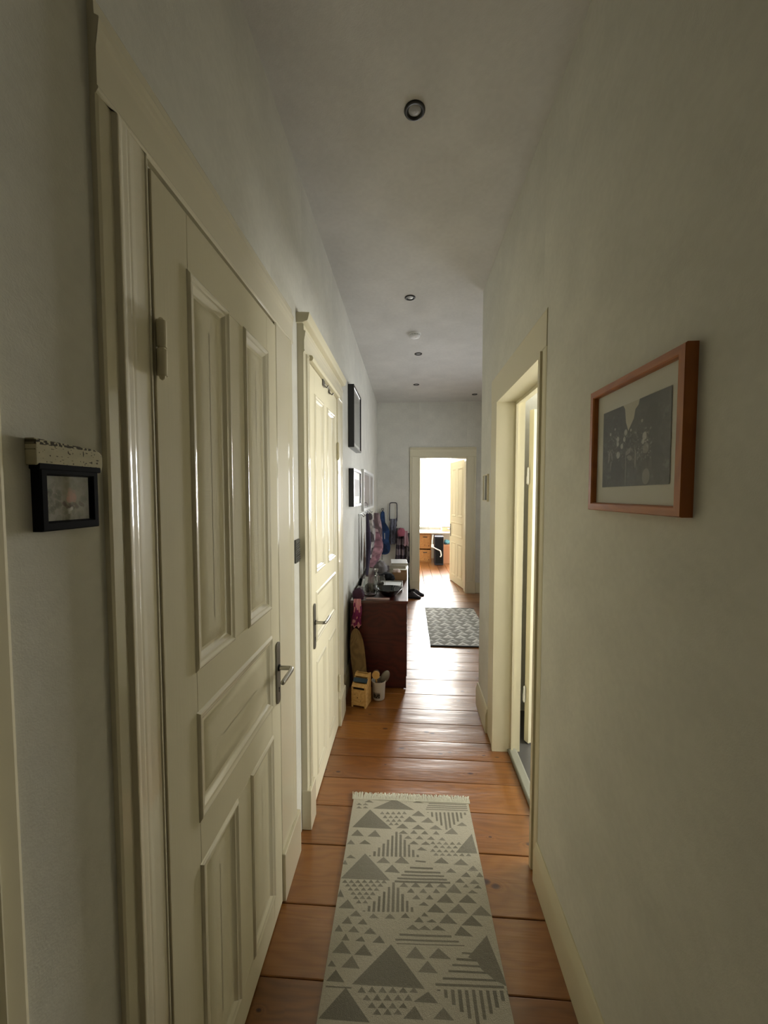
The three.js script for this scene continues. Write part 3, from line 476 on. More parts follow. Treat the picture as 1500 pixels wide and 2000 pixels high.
{
  const W = 0.612, L = 1.84, nx = 24, nz = 60, pos = [], uv = [];
  const y = (x, z) => 0.009 + 0.0025 * (vnoise(x * 9 + 40, z * 9 + 40, 99, 99, 71) - 0.5);
  const P = (i, j) => { const u = i / nx, v = j / nz; return [(u - 0.5) * W, y(u, v), (v - 0.5) * L]; };
  for (let j = 0; j < nz; j++) for (let i = 0; i < nx; i++) {
    const a = P(i, j), b = P(i + 1, j), c = P(i + 1, j + 1), e = P(i, j + 1), U = (k, l) => [k / nx, 1 - l / nz];
    pos.push(...a, ...e, ...c, ...a, ...c, ...b); uv.push(...U(i, j), ...U(i, j + 1), ...U(i + 1, j + 1), ...U(i, j), ...U(i + 1, j + 1), ...U(i + 1, j));
  }
  const rim = []; for (let i = 0; i < nx; i++) rim.push([i, 0, i + 1, 0], [i + 1, nz, i, nz]); for (let j = 0; j < nz; j++) rim.push([0, j + 1, 0, j], [nx, j, nx, j + 1]);
  for (const [a, b, c, d] of rim) { const p = P(a, b), r = P(c, d), p0 = [p[0], 0.002, p[2]], r0 = [r[0], 0.002, r[2]]; pos.push(...p, ...r, ...r0, ...p, ...r0, ...p0); const t = [a / nx, 1 - b / nz], s2 = [c / nx, 1 - d / nz]; uv.push(...t, ...s2, ...s2, ...t, ...s2, ...t); }
  part(runner, 'pile', tri(pos, uv, 0.9), new THREE.MeshPhysicalMaterial({ map: rugTexture(682, 2048), roughness: 1, sheen: 0.3, bumpMap: scaled(fine, 6, 18), bumpScale: 0.004 }));
  const strands = [];
  for (let i = 0; i < 330; i++) { const x = (i / 329 - 0.5) * (W + 0.012), l = rr(0.034, 0.05), a = rr(-0.6, 0.6); strands.push(tube([[x, 0.008, -L / 2 + 0.006], [x + a * 0.008, 0.011, -L / 2 - l * 0.5], [x + a * 0.02, 0.005, -L / 2 - l]], 0.0022, 4, 5)); }
  part(runner, 'fringe', strands, std([0.55, 0.53, 0.42], 0.95), 'short cream yarn fringe');
}
const hallRug = thing('hall_rug', 'flat woven rug with rows of grey and beige triangles in the widened hall', 'rug', [0.592, 0, 4.795]);
const hallTex = canvasTexture(512, 1024, (g, W, Hh) => {
  g.fillStyle = '#86847a'; g.fillRect(0, 0, W, Hh);
  let s = 21; const q = () => { s = (s * 1664525 + 1013904223) >>> 0; return s / 4294967296; };
  for (let j = 0; j < 13; j++) for (let i = -1; i < 6; i++) {
    const cx = (i + (j % 2 ? 0.35 : 0.1)) * W / 5 + 50, cy = (j + 0.85) * Hh / 13, rx = W / 10.2, ry = Hh / 15, v = 186 + 34 * q() | 0;
    g.fillStyle = `rgb(${v},${v - 2},${v - 12})`; g.beginPath(); g.moveTo(cx - rx, cy); g.lineTo(cx, cy - ry); g.lineTo(cx + rx, cy); g.lineTo(cx, cy + ry * 0.12); g.fill();
    g.fillStyle = q() < 0.3 ? '#5e5e59' : '#8b897e'; g.beginPath(); g.moveTo(cx - rx * 0.5, cy - ry * 0.1); g.lineTo(cx, cy - ry * 0.45); g.lineTo(cx + rx * 0.5, cy - ry * 0.1); g.fill();
  }
  for (let i = 0; i < 9000; i++) { g.globalAlpha = 0.15; g.fillStyle = q() < 0.5 ? '#3c3a34' : '#d8d4c6'; g.fillRect(q() * W, q() * Hh, 5 * q(), 1.5); }
  g.globalAlpha = 1;
});
{ const g = rbox(0.69, 0.009, 1.37, 0, 0.002, 0, 0.003), p = g.attributes.position, uv = g.attributes.uv; for (let i = 0; i < p.count; i++) uv.setXY(i, p.getX(i) / 0.69 + 0.5, 0.5 - p.getZ(i) / 1.37); part(hallRug, 'weave', g, new THREE.MeshPhysicalMaterial({ map: hallTex, roughness: 0.95, bumpMap: scaled(fine, 5, 10), bumpScale: 0.002 })); }
parts(hallRug, 'binding', [rbox(0.695, 0.012, 0.02, 0, 0.001, 0.688, 0.003), rbox(0.695, 0.012, 0.02, 0, 0.001, -0.688, 0.003)], std([0.04, 0.04, 0.038], 0.9), 'dark edge binding');

// ------------------------------------------------------------------ sideboard and what stands on it
const SB = { x0: -0.485, x1: 0.0, d0: 3.18, d1: 4.77, h: 0.75 };
const sideboard = thing('sideboard', 'long low dark mahogany sideboard along the corridor wall', 'sideboard', [(SB.x0 + SB.x1) / 2, 0, (SB.d0 + SB.d1) / 2]);
{
  const W = SB.x1 - SB.x0, L = SB.d1 - SB.d0;
  part(sideboard, 'side_panel', rbox(W - 0.012, 0.722, 0.022, -0.006, 0.004, L / 2 - 0.013, 0.002), M.mahogany);
  part(sideboard, 'side_panel', rbox(W - 0.012, 0.722, 0.022, -0.006, 0.004, -L / 2 + 0.013, 0.002), M.mahogany);
  part(sideboard, 'back_panel', rbox(0.01, 0.68, L - 0.05, -W / 2 + 0.005, 0.05, 0, 0.001), M.mahogany);
  part(sideboard, 'bottom_panel', rbox(W - 0.04, 0.02, L - 0.05, 0, 0.07, 0, 0.001), M.mahogany);
  part(sideboard, 'plinth', rbox(0.018, 0.07, L - 0.05, W / 2 - 0.04, 0.0, 0, 0.001), M.mahogany);
  part(sideboard, 'worktop', rbox(W, 0.024, L, 0, 0.726, 0, 0.003, 2), M.mahoganyTop, 'polished mahogany top');
  for (let i = 0; i < 3; i++) { const z = (i - 1) * (L - 0.05) / 3, w = (L - 0.05) / 3 - 0.004; const dr = part(sideboard, 'drawer', rbox(0.018, 0.16, w, W / 2 - 0.016, 0.56, z, 0.002), M.mahogany); part(dr, 'keyhole_plate', rbox(0.002, 0.03, 0.014, W / 2 - 0.0062, 0.63, z, 0.0008), M.steelDull); const dd = part(sideboard, 'cupboard_door', rbox(0.018, 0.46, w, W / 2 - 0.016, 0.094, z, 0.002), M.mahogany); part(dd, 'keyhole_plate', rbox(0.002, 0.03, 0.014, W / 2 - 0.0062, 0.42, z + w / 2 - 0.03, 0.0008), M.steelDull); }
}
const TOP = 0.7505;
const bottleGlass = new THREE.MeshPhysicalMaterial({ color: 0xffffff, roughness: 0.04, transmission: 1, thickness: 0.004, ior: 1.5, attenuationColor: new THREE.Color(0.72, 0.80, 0.74), attenuationDistance: 0.02 });
const darkGlass = new THREE.MeshPhysicalMaterial({ color: 0x0c1410, roughness: 0.12, clearcoat: 0.6, clearcoatRoughness: 0.06 });
function jar(label, x, d, r, h, fill) {
  const o = thing('glass_jar', label, 'jar', [x, TOP, d], 0, 'glass jars on the sideboard');
  part(o, 'vessel', lathe([[0.001, 0], [r * 0.9, 0], [r, r * 0.15], [r, h * 0.72], [r * 0.82, h * 0.84], [r * 0.8, h], [r * 0.76, h], [r * 0.78, h * 0.84], [r * 0.94, h * 0.7], [r * 0.94, r * 0.2], [r * 0.84, 0.006], [0.001, 0.006]]), bottleGlass);
  part(o, 'contents', [0, 1, 2, 3, 4, 5, 6].map((i) => new THREE.IcosahedronGeometry(r * (0.34 + 0.1 * hash(i, 1, 3)), 1).translate(r * 0.42 * Math.cos(i * 2.4), 0.014 + r * 0.36 + i * h * 0.055, r * 0.42 * Math.sin(i * 2.4))), fill);
  return o;
}
const earthy = std([0.10, 0.09, 0.07], 0.8);
jar('larger clear glass jar of dark bits beside the dark bowl', -0.335, 3.37, 0.06, 0.17, earthy);
jar('smaller clear glass jar between larger jar and silver candlestick', -0.25, 3.5, 0.045, 0.15, std([0.16, 0.14, 0.11], 0.8));
const bowl = thing('bowl', 'wide dark green glass bowl on the near end of the sideboard', 'bowl', [-0.165, TOP, 3.355]);
part(bowl, 'vessel', lathe([[0.001, 0], [0.05, 0], [0.058, 0.006], [0.088, 0.034], [0.112, 0.062], [0.115, 0.064], [0.112, 0.066], [0.083, 0.036], [0.05, 0.012], [0.001, 0.010]], 40), darkGlass);
const keys = thing('key_ring', 'small shiny key ring lying in the dark glass bowl', 'keys', [-0.165, TOP + 0.011, 3.355]);
part(keys, 'ring', new THREE.TorusGeometry(0.016, 0.0015, 8, 24).rotateX(Math.PI / 2).translate(0, 0.003, 0), M.steel); part(keys, 'key', [rbox(0.05, 0.002, 0.008, 0.03, 0.002, 0.004, 0.0005), cyl(0.011, 0.011, 0.002, 0.018, 0.002, 0.004, 14)], M.steel); part(keys, 'key', [rbox(0.045, 0.002, 0.007, 0.028, 0.005, -0.012, 0.0005), cyl(0.010, 0.010, 0.002, 0.014, 0.005, -0.010, 14)], M.steel);
const candle = thing('candlestick', 'slim polished silver candlestick behind the glass jars', 'candlestick', [-0.305, TOP, 3.68]);
part(candle, 'base', lathe([[0.001, 0], [0.034, 0], [0.036, 0.006], [0.02, 0.014], [0.007, 0.022], [0.006, 0.03]], 28), M.steel);
part(candle, 'stem', lathe([[0.006, 0.03], [0.012, 0.045], [0.006, 0.06], [0.005, 0.10], [0.013, 0.115], [0.006, 0.125], [0.006, 0.14]], 24), M.steel);
part(candle, 'cup', lathe([[0.006, 0.14], [0.016, 0.146], [0.018, 0.17], [0.015, 0.17], [0.014, 0.15], [0.001, 0.148]], 24), M.steel);
const tray = thing('tray', 'shallow grey tray of papers behind the dark bowl', 'tray', [-0.155, TOP, 3.62]);
part(tray, 'base', rbox(0.21, 0.006, 0.22, 0, 0, 0, 0.002), M.steelDull);
part(tray, 'rim', ring(0, 0, 0.21, 0.22, [[0, 0], [0, 0.045], [0.004, 0.045], [0.006, 0.004]]).rotateX(-Math.PI / 2), std([0.5, 0.5, 0.47], 0.4));
for (let i = 0; i < 3; i++) { const e = thing('envelope', ['white envelope lying topmost in the grey tray', 'grey envelope in the middle of the grey tray', 'cream envelope lowest in the grey tray'][i], 'envelope', [-0.155 + 0.006 * i, TOP + 0.0335 - i * 0.0125, 3.62], 0.08 * (i - 1), 'letters in the tray'); part(e, 'sheet', rbox(0.18, 0.011, 0.13, 0, 0, 0, 0.002), std([[0.7, 0.7, 0.68], [0.3, 0.3, 0.29], [0.55, 0.5, 0.4]][i], 0.7)); part(e, 'flap', rbox(0.17, 0.0008, 0.05, 0, 0.011, -0.03, 0.0002), std([0.6, 0.6, 0.57], 0.7)); }
function softLump(rx, ry, rz, s, n = 3) { const g = new THREE.IcosahedronGeometry(1, 6), p = g.attributes.position; for (let i = 0; i < p.count; i++) { const x = p.getX(i), y = p.getY(i), z = p.getZ(i), k = 0.8 + 0.42 * (vnoise(x * n + 20, z * n + 20 + y * 2, 99, 99, s) * 0.6 + vnoise(y * n * 1.6 + 30, x * n + 10, 99, 99, s + 1) * 0.4); p.setXYZ(i, x * rx * k, Math.max(-0.62, y) * ry * k + 0.6 * ry, z * rz * k); } g.translate(0, 0.03 * ry, 0); g.computeBoundingBox(); g.translate(0, -g.boundingBox.min.y, 0); return toCreasedNormals(g, 1.2); }
const pouch = thing('pouch', 'slumped black cloth pouch between tray and brown box', 'pouch', [-0.215, TOP, 3.87]);
part(pouch, 'body', softLump(0.075, 0.055, 0.06, 5), M.blackMatte); part(pouch, 'strap', tube([[0.02, 0.07, 0.02], [0.06, 0.03, 0.06], [0.085, 0.006, 0.04], [0.05, 0.02, -0.02]], 0.004, 24, 6), M.blackMatte);
const carton = thing('cardboard_box', 'low open brown cardboard box at the front edge of the sideboard', 'box', [-0.085, TOP, 4.03]);
const cardMat = std([0.36, 0.22, 0.11], 0.8);
part(carton, 'body', [rbox(0.15, 0.08, 0.004, 0, 0, 0.068, 0.001), rbox(0.15, 0.08, 0.004, 0, 0, -0.068, 0.001), rbox(0.004, 0.08, 0.14, 0.073, 0, 0, 0.001), rbox(0.004, 0.08, 0.14, -0.073, 0, 0, 0.001), rbox(0.148, 0.004, 0.136, 0, 0, 0, 0.001)], cardMat);
part(carton, 'flap', rbox(0.148, 0.003, 0.06, 0, 0.078, -0.09, 0.001), std([0.45, 0.42, 0.30], 0.8)); part(carton, 'tissue', softLump(0.04, 0.03, 0.04, 9).translate(-0.03, 0.055, 0.02), std([0.6, 0.48, 0.42], 0.9));
const books = [['thick grey green book lowest in the stack on the sideboard', [0.30, 0.32, 0.24], 0.045, 0.2], ['pale cream book in the middle of the stack on the sideboard', [0.6, 0.58, 0.46], 0.035, 0.19], ['glossy white book topmost in the stack on the sideboard', [0.72, 0.72, 0.68], 0.03, 0.185]];
let by = TOP;
books.forEach(([label, c, t, w], i) => { const o = thing('book', label, 'book', [-0.115 + 0.006 * i, by, 4.46], [0.03, -0.05, 0.06][i], 'stacked books on the sideboard'); const cm = std(c, 0.35); part(o, 'cover', [rbox(w, 0.003, 0.27, 0, 0, 0, 0.001), rbox(w, 0.003, 0.27, 0, t - 0.003, 0, 0.001), rbox(0.004, t - 0.002, 0.27, -w / 2 + 0.002, 0.001, 0, 0.001)], cm); part(o, 'pages', rbox(w - 0.008, t - 0.006, 0.262, 0.001, 0.003, 0, 0.001), std([0.62, 0.58, 0.46], 0.9)); by += t + 0.0004; });
const card = thing('folded_card', 'white folded card leaning beside the jars against the wall', 'card', [-0.425, TOP, 3.62], 0.3);
part(card, 'front_leaf', rbox(0.05, 0.075, 0.0015, 0, 0, 0.012, 0.0004).rotateX(-0.16).rotateZ(-0.25), M.white); part(card, 'rear_leaf', rbox(0.06, 0.075, 0.0015, -0.02, 0, -0.014, 0.0004).rotateX(0.16).rotateZ(-0.2), M.blackMatte);
card.position.y += 0.008;
const hat = thing('knitted_hat', 'slumped grey knitted hat behind the black pouch', 'hat', [-0.3, TOP, 4.2]);
part(hat, 'crown', softLump(0.07, 0.09, 0.07, 15, 4), std([0.24, 0.22, 0.22], 1.0, { bumpMap: scaled(fine, 3, 3), bumpScale: 0.004 })); part(hat, 'brim', new THREE.TorusGeometry(0.062, 0.013, 10, 30).rotateX(Math.PI / 2).translate(0, 0.016, 0), std([0.16, 0.15, 0.16], 1.0));
const cloth = thing('table_cloth', 'thin pale pink strip of cloth along the near edge of the sideboard', 'cloth', [-0.255, TOP, 3.235]);
part(cloth, 'weave', rbox(0.2, 0.004, 0.05, 0, 0, 0, 0.0015), std([0.5, 0.36, 0.36], 0.95)); part(cloth, 'fold', tube([[-0.1, 0.006, 0.02], [-0.04, 0.011, 0.022], [0.02, 0.006, 0.018], [0.1, 0.008, 0.02]], 0.005, 24, 8), std([0.6, 0.45, 0.45], 0.95));

// ------------------------------------------------------------------ beside the sideboard
const scarfTex = dataTexture(128, 256, (i, j) => { const n = vnoise(i / 24, j / 30, 5, 8, 81), m2 = vnoise(i / 8, j / 10, 16, 25, 82); return n > 0.55 ? [216, 128 + 40 * m2, 150] : [112 + 30 * m2, 26, 84]; });
const scarf = thing('scarf', 'crumpled magenta and pink scarf hanging down the end of the sideboard', 'scarf', [-0.418, 0.77, 3.165]);
part(scarf, 'cloth', drape({ top: 0.06, bottom: 0.085, h: 0.235, folds: 3, depth: 0.035, lean: -0.012, s: 4 }).translate(0, 0, 0.006), new THREE.MeshPhysicalMaterial({ map: scarfTex, roughness: 0.6, sheen: 0.5 }));
part(scarf, 'bunched_top', softLump(0.05, 0.06, 0.035, 22, 4).translate(0.0, -0.018, -0.03), std([0.05, 0.012, 0.035], 0.7), 'dark bunched end of the scarf'); 
const board = thing('skateboard_deck', 'rounded brown wooden board leaning in the corner by the sideboard', 'board', [-0.425, 0.0, 3.06]);
{ const s = new THREE.Shape(), w = 0.058, h = 0.53; s.moveTo(-w * 0.9, 0.02); s.quadraticCurveTo(-w * 0.9, 0, -w * 0.5, 0); s.lineTo(w * 0.5, 0); s.quadraticCurveTo(w * 0.9, 0, w * 0.95, 0.03); s.lineTo(w, h - 0.2); s.bezierCurveTo(w, h - 0.06, w * 0.5, h, 0, h); s.bezierCurveTo(-w * 0.5, h, -w, h - 0.06, -w, h - 0.2);
  const g = new THREE.ExtrudeGeometry(s, { depth: 0.01, bevelEnabled: true, bevelSize: 0.002, bevelThickness: 0.002, bevelSegments: 2, curveSegments: 14 }); const p = g.attributes.position, uv = g.attributes.uv; for (let i = 0; i < p.count; i++) uv.setXY(i, p.getY(i), p.getX(i) + 0.1);
  const m = part(board, 'deck', g, M.greyWood); m.rotation.set(rad(-8.5), 0, rad(7)); m.position.set(0.055, 0.008, 0.018);
  part(m, 'grip_strip', rbox(0.075, 0.4, 0.001, 0, 0.05, -0.0025, 0.0003), M.blackMatte); }
const house = thing('nesting_box', 'small raw wood nesting box with slatted sloping lid on the floor', 'nesting box', [-0.362, 0, 2.93], rad(-14));
{ const w = 0.118, dp = 0.12, h = 0.155, side = new THREE.Shape(); side.moveTo(-dp / 2, 0); side.lineTo(dp / 2, 0); side.lineTo(dp / 2, h); side.lineTo(-dp / 2 + 0.03, h + 0.075); side.lineTo(-dp / 2, h + 0.075);
  for (const s of [-1, 1]) { const g = new THREE.ExtrudeGeometry(side, { depth: 0.012, bevelEnabled: true, bevelSize: 0.0008, bevelThickness: 0.0008, bevelSegments: 1 }); g.rotateY(-Math.PI / 2).translate(s * w / 2 + (s > 0 ? 0.0 : 0.012), 0.0, 0); part(house, 'side_board', g, M.softWood); }
  part(house, 'front_board', rbox(w - 0.026, h - 0.03, 0.012, 0, 0.012, dp / 2 - 0.008, 0.001), M.softWood); part(house, 'back_board', rbox(w - 0.026, h + 0.07, 0.01, 0, 0.002, -dp / 2 + 0.006, 0.001), M.softWood);
  const sl = Math.atan2(0.075, dp - 0.03), slat = (t, mat, tall, name, label) => { const g = rbox(w - 0.004, 0.01, tall, 0, -0.005, 0, 0.0015); const m = part(house, name, g, mat, label); m.rotation.x = sl; m.position.set(0, h + 0.003 + 0.075 * t, dp / 2 + 0.004 - (dp - 0.03) * t); };
  slat(0.14, woodMat(softWood, 1.5, 5, 0.6), 0.03, 'slat'); slat(0.50, std([0.03, 0.06, 0.09], 0.6), 0.034, 'slat', 'dark blue painted slat'); slat(0.86, woodMat(softWood, 1.4, 4, 0.6), 0.026, 'slat');
  part(house, 'entry_slot', rbox(w - 0.03, 0.028, 0.004, 0, h - 0.028, dp / 2 - 0.016, 0.001), M.blackMatte); parts(house, 'knot_mark', [[-0.01, 0.075, 0.004], [0.016, 0.052, 0.003], [-0.03, 0.1, 0.0025]].map(([x, y, r]) => cyl(r, r, 0.001, 0, 0, 0, 10).rotateX(Math.PI / 2).translate(x, y, dp / 2 - 0.0012)), std([0.05, 0.03, 0.015], 0.8)); }
const bucket = thing('bucket', 'small white plastic bucket with black printed band on the floor', 'bucket', [-0.232, 0, 3.02]);
part(bucket, 'body', lathe([[0.001, 0], [0.045, 0], [0.047, 0.004], [0.055, 0.14], [0.058, 0.142], [0.058, 0.150], [0.054, 0.150], [0.051, 0.138], [0.043, 0.006], [0.001, 0.005]], 36), std([0.55, 0.5, 0.45], 0.5));
{ const t = dataTexture(256, 128, (i, j) => { const b = vnoise(i / 10, j / 12, 25, 10, 88) > 0.62; return b ? [150, 140, 140] : [30, 26, 28]; }); const g = new THREE.CylinderGeometry(0.0532, 0.0482, 0.10, 20, 1, true, rad(-35), rad(72)).translate(0, 0.07, 0); const m = part(bucket, 'printed_band', g, new THREE.MeshPhysicalMaterial({ map: t, roughness: 0.5, side: THREE.DoubleSide }), 'black printed label'); m.rotation.y = rad(-20); }
part(bucket, 'bail', new THREE.TorusGeometry(0.058, 0.0016, 6, 28, Math.PI).rotateX(-Math.PI / 2 + 0.12).translate(0, 0.143, 0), M.white);
const b1 = thing('wooden_brush', 'round headed wooden brush standing in the white bucket', 'brush', [-0.252, 0.006, 3.01]);
part(b1, 'handle', tube([[0.015, 0.0, 0.0], [0.005, 0.1, 0.005], [0.0, 0.18, 0.006]], 0.007, 16, 8), M.softWood); part(b1, 'head', cyl(0.03, 0.03, 0.018, 0, 0, 0, 28).rotateX(Math.PI / 2).translate(0, 0.2, 0.015), woodMat(softWood, 2, 6, 0.6)); part(b1, 'bristles', cyl(0.027, 0.024, 0.02, 0, 0, 0, 24).rotateX(-Math.PI / 2).translate(0, 0.2, 0.008), std([0.12, 0.07, 0.04], 0.95));
const b2 = thing('hand_shovel', 'grey metal hand shovel sticking out of the white bucket', 'shovel', [-0.217, 0.006, 3.03]);
part(b2, 'handle', tube([[0, 0.0, 0.0], [0.008, 0.07, 0], [0.012, 0.1, 0]], 0.007, 12, 8), M.softWood);
{ const g = new THREE.SphereGeometry(0.045, 20, 14, 0, Math.PI).scale(0.72, 1.3, 0.3); part(b2, 'blade', g.rotateZ(-0.45).translate(0.035, 0.165, 0.0), std([0.26, 0.24, 0.21], 0.45, { metalness: 0.6, side: THREE.DoubleSide })); }

// ------------------------------------------------------------------ hanging clothes
const weave = (c, c2, s) => new THREE.MeshPhysicalMaterial({ roughness: 0.95, sheen: 0.2, map: dataTexture(128, 256, (i, j) => { const n = vnoise(i / 6, j / 14, 21, 18, s), k = vnoise(i / 24, j / 40, 5, 6, s + 1) > 0.52; const a = k ? c2 : c; return a.map((v) => v * (0.8 + 0.4 * n)); }), side: THREE.DoubleSide });
const rail = thing('coat_rail', 'narrow white coat rail with hooks below the white framed picture', 'coat rail', [WL, 1.4, 4.55], onLeft);
part(rail, 'board', rbox(1.2, 0.03, 0.012, 0, 0.01, 0.006, 0.003), M.white); for (const x of [-0.52, -0.33, -0.05, 0.18, 0.4]) part(rail, 'hook', tube([[x, 0.03, 0.014], [x, 0.02, 0.035], [x, 0.005, 0.045], [x, 0.02, 0.058]], 0.004, 16, 6), M.steelDull);
function garment(name, label, cat, d, yTop, o, mat, extra) { const t = thing(name, label, cat, [WL + 0.03, yTop, d], onLeft, 'clothes on the coat rail'); t.position.x += 0.045; part(t, 'cloth', drape(o), mat); part(t, 'loop', tube([[0, -0.01, 0.01], [-0.006, 0.02, 0.012], [0.006, 0.02, 0.012], [0, -0.01, 0.01]], 0.002, 16, 5), mat); if (extra) extra(t); return t; }
garment('coat', 'long dark purple coat hanging nearest the small black frame', 'coat', 4.03, 1.44, { top: 0.06, bottom: 0.13, h: 0.66, folds: 2, depth: 0.03, s: 2 }, weave([46, 38, 54], [60, 48, 66], 201));
garment('long_scarf', 'long pale grey scarf with dark blotches between the coats', 'scarf', 4.22, 1.43, { top: 0.06, bottom: 0.17, h: 0.5, folds: 3, depth: 0.06, s: 7 }, weave([178, 172, 168], [86, 78, 80], 205));
garment('shawl', 'dusty pink knitted shawl hanging low over the sideboard', 'shawl', 4.5, 1.2, { top: 0.06, bottom: 0.3, h: 0.4, folds: 5, depth: 0.13, s: 11 }, weave([168, 126, 132], [128, 92, 100], 209), (t) => part(t, 'cord', tube([[0, -0.01, 0.02], [0.0, 0.1, 0.02], [0.0, 0.2, 0.025]], 0.004, 16, 6), M.blackMatte));
garment('jacket', 'mauve and brown striped jacket hanging beyond the pink shawl', 'jacket', 4.95, 1.4, { top: 0.06, bottom: 0.24, h: 0.66, folds: 4, depth: 0.09, s: 15 }, weave([146, 124, 124], [96, 78, 78], 213), (t) => part(t, 'belt', tube([[0.02, 0, 0.05], [0.03, -0.3, 0.1], [0.06, -0.62, 0.1]], 0.004, 20, 6), M.blackMatte));
const bag = thing('instrument_bag', 'navy blue padded ukulele shaped bag hanging on the end wall', 'bag', [-0.39, 0.64, 6.385]);
{ const s = new THREE.Shape(); s.moveTo(0, 0); s.bezierCurveTo(0.06, 0, 0.085, 0.03, 0.085, 0.1); s.bezierCurveTo(0.085, 0.16, 0.066, 0.2, 0.066, 0.24); s.bezierCurveTo(0.066, 0.28, 0.076, 0.31, 0.074, 0.36); s.bezierCurveTo(0.07, 0.43, 0.02, 0.47, 0.0, 0.52); s.lineTo(-0.012, 0.68); s.quadraticCurveTo(-0.03, 0.71, -0.048, 0.68); s.lineTo(-0.066, 0.5); s.bezierCurveTo(-0.07, 0.45, -0.078, 0.4, -0.074, 0.34); s.bezierCurveTo(-0.07, 0.29, -0.06, 0.27, -0.062, 0.23); s.bezierCurveTo(-0.07, 0.19, -0.08, 0.15, -0.08, 0.1); s.bezierCurveTo(-0.08, 0.03, -0.06, 0, 0, 0);
  part(bag, 'body', new THREE.ExtrudeGeometry(s, { depth: 0.05, bevelEnabled: true, bevelSize: 0.012, bevelThickness: 0.014, bevelSegments: 4, curveSegments: 12 }).translate(0, 0.012, 0.014), weave([40, 64, 104], [32, 52, 88], 221));
  part(bag, 'pocket', new THREE.ExtrudeGeometry(s, { depth: 0.01, bevelEnabled: true, bevelSize: 0.004, bevelThickness: 0.004, bevelSegments: 2 }).scale(0.72, 0.3, 1).translate(0, 0.03, 0.078), weave([34, 56, 92], [28, 46, 78], 222));
  part(bag, 'zip_pull', rbox(0.014, 0.1, 0.004, 0.004, 0.26, 0.08, 0.002), std([0.4, 0.4, 0.38], 0.5)); part(bag, 'hanging_loop', tube([[-0.03, 0.7, 0.04], [-0.045, 0.76, 0.02], [-0.015, 0.76, 0.02], [-0.03, 0.7, 0.04]], 0.005, 20, 6), M.blackMatte); }
const tote = thing('wire_hanger_bag', 'pale grey mesh bag with a tall dark handle loop on the end wall', 'bag', [-0.245, 1.2, 6.385]);
part(tote, 'handle', tube([[-0.062, 0.0, 0.02], [-0.062, 0.2, 0.015], [-0.055, 0.29, 0.012], [0, 0.3, 0.012], [0.055, 0.29, 0.012], [0.062, 0.2, 0.015], [0.062, 0.0, 0.02]], 0.008, 40, 6), std([0.06, 0.06, 0.07], 0.7)); part(tote, 'body', drape({ top: 0.11, bottom: 0.11, h: 0.42, folds: 3, depth: 0.05, s: 6 }).translate(0.0, 0.03, 0), weave([120, 122, 136], [104, 104, 118], 225));
const hook1 = thing('wall_hook', 'thin dark wall hook above the plaid coat', 'hook', [-0.19, 1.16, 6.385]); part(hook1, 'pin', tube([[0, 0.09, 0.004], [0, 0.0, 0.008], [0, -0.05, 0.02], [0, -0.03, 0.035]], 0.006, 20, 6), M.darkMetal); part(hook1, 'plate', rbox(0.016, 0.06, 0.004, 0, 0.02, 0.002, 0.001), M.darkMetal);
const plaidTex = dataTexture(128, 128, (i, j) => { const a = (i % 32) < 13, b = (j % 32) < 13, n = 12 * vnoise(i / 2, j / 2, 64, 64, 91); return a && b ? [30 + n, 26 + n, 38 + n] : a || b ? [84 + n, 72 + n, 82 + n] : [168 + n, 156 + n, 160 + n]; });
const plaid = thing('plaid_coat', 'dark purple and grey plaid coat hanging on the end wall', 'coat', [-0.12, 1.08, 6.37]);
part(plaid, 'body', drape({ top: 0.12, bottom: 0.2, h: 0.68, folds: 3, depth: 0.12, s: 5 }), new THREE.MeshPhysicalMaterial({ map: plaidTex, roughness: 0.95, side: THREE.DoubleSide })); part(plaid, 'sleeve', drape({ top: 0.05, bottom: 0.07, h: 0.5, folds: 1.5, depth: 0.09, s: 8 }).translate(0.115, -0.08, 0.03), weave([52, 48, 52], [112, 104, 104], 229));
const beanie = thing('bobble_hat', 'rose pink woolly hat hung over the plaid coat', 'hat', [-0.105, 0.955, 6.2]);
part(beanie, 'crown', softLump(0.062, 0.08, 0.05, 33, 5), std([0.42, 0.12, 0.17], 1.0, { bumpMap: scaled(fine, 3, 3), bumpScale: 0.004 })); part(beanie, 'tail', drape({ top: 0.06, bottom: 0.08, h: 0.24, folds: 2, depth: 0.05, s: 9 }).translate(0.07, 0.09, -0.03), std([0.42, 0.26, 0.29], 0.95));
const green = thing('green_bag', 'dark green crumpled bag below the plaid coat', 'bag', [-0.02, 0.2, 6.28]);
part(green, 'body', drape({ top: 0.06, bottom: 0.13, h: 0.46, folds: 3, depth: 0.08, s: 12 }).translate(0, 0.28, -0.0), weave([40, 46, 40], [96, 104, 88], 233)); part(green, 'handle', tube([[-0.02, 0.27, 0.03], [-0.02, 0.36, 0.02], [0.02, 0.36, 0.02], [0.02, 0.27, 0.03]], 0.005, 24, 6), M.blackMatte);

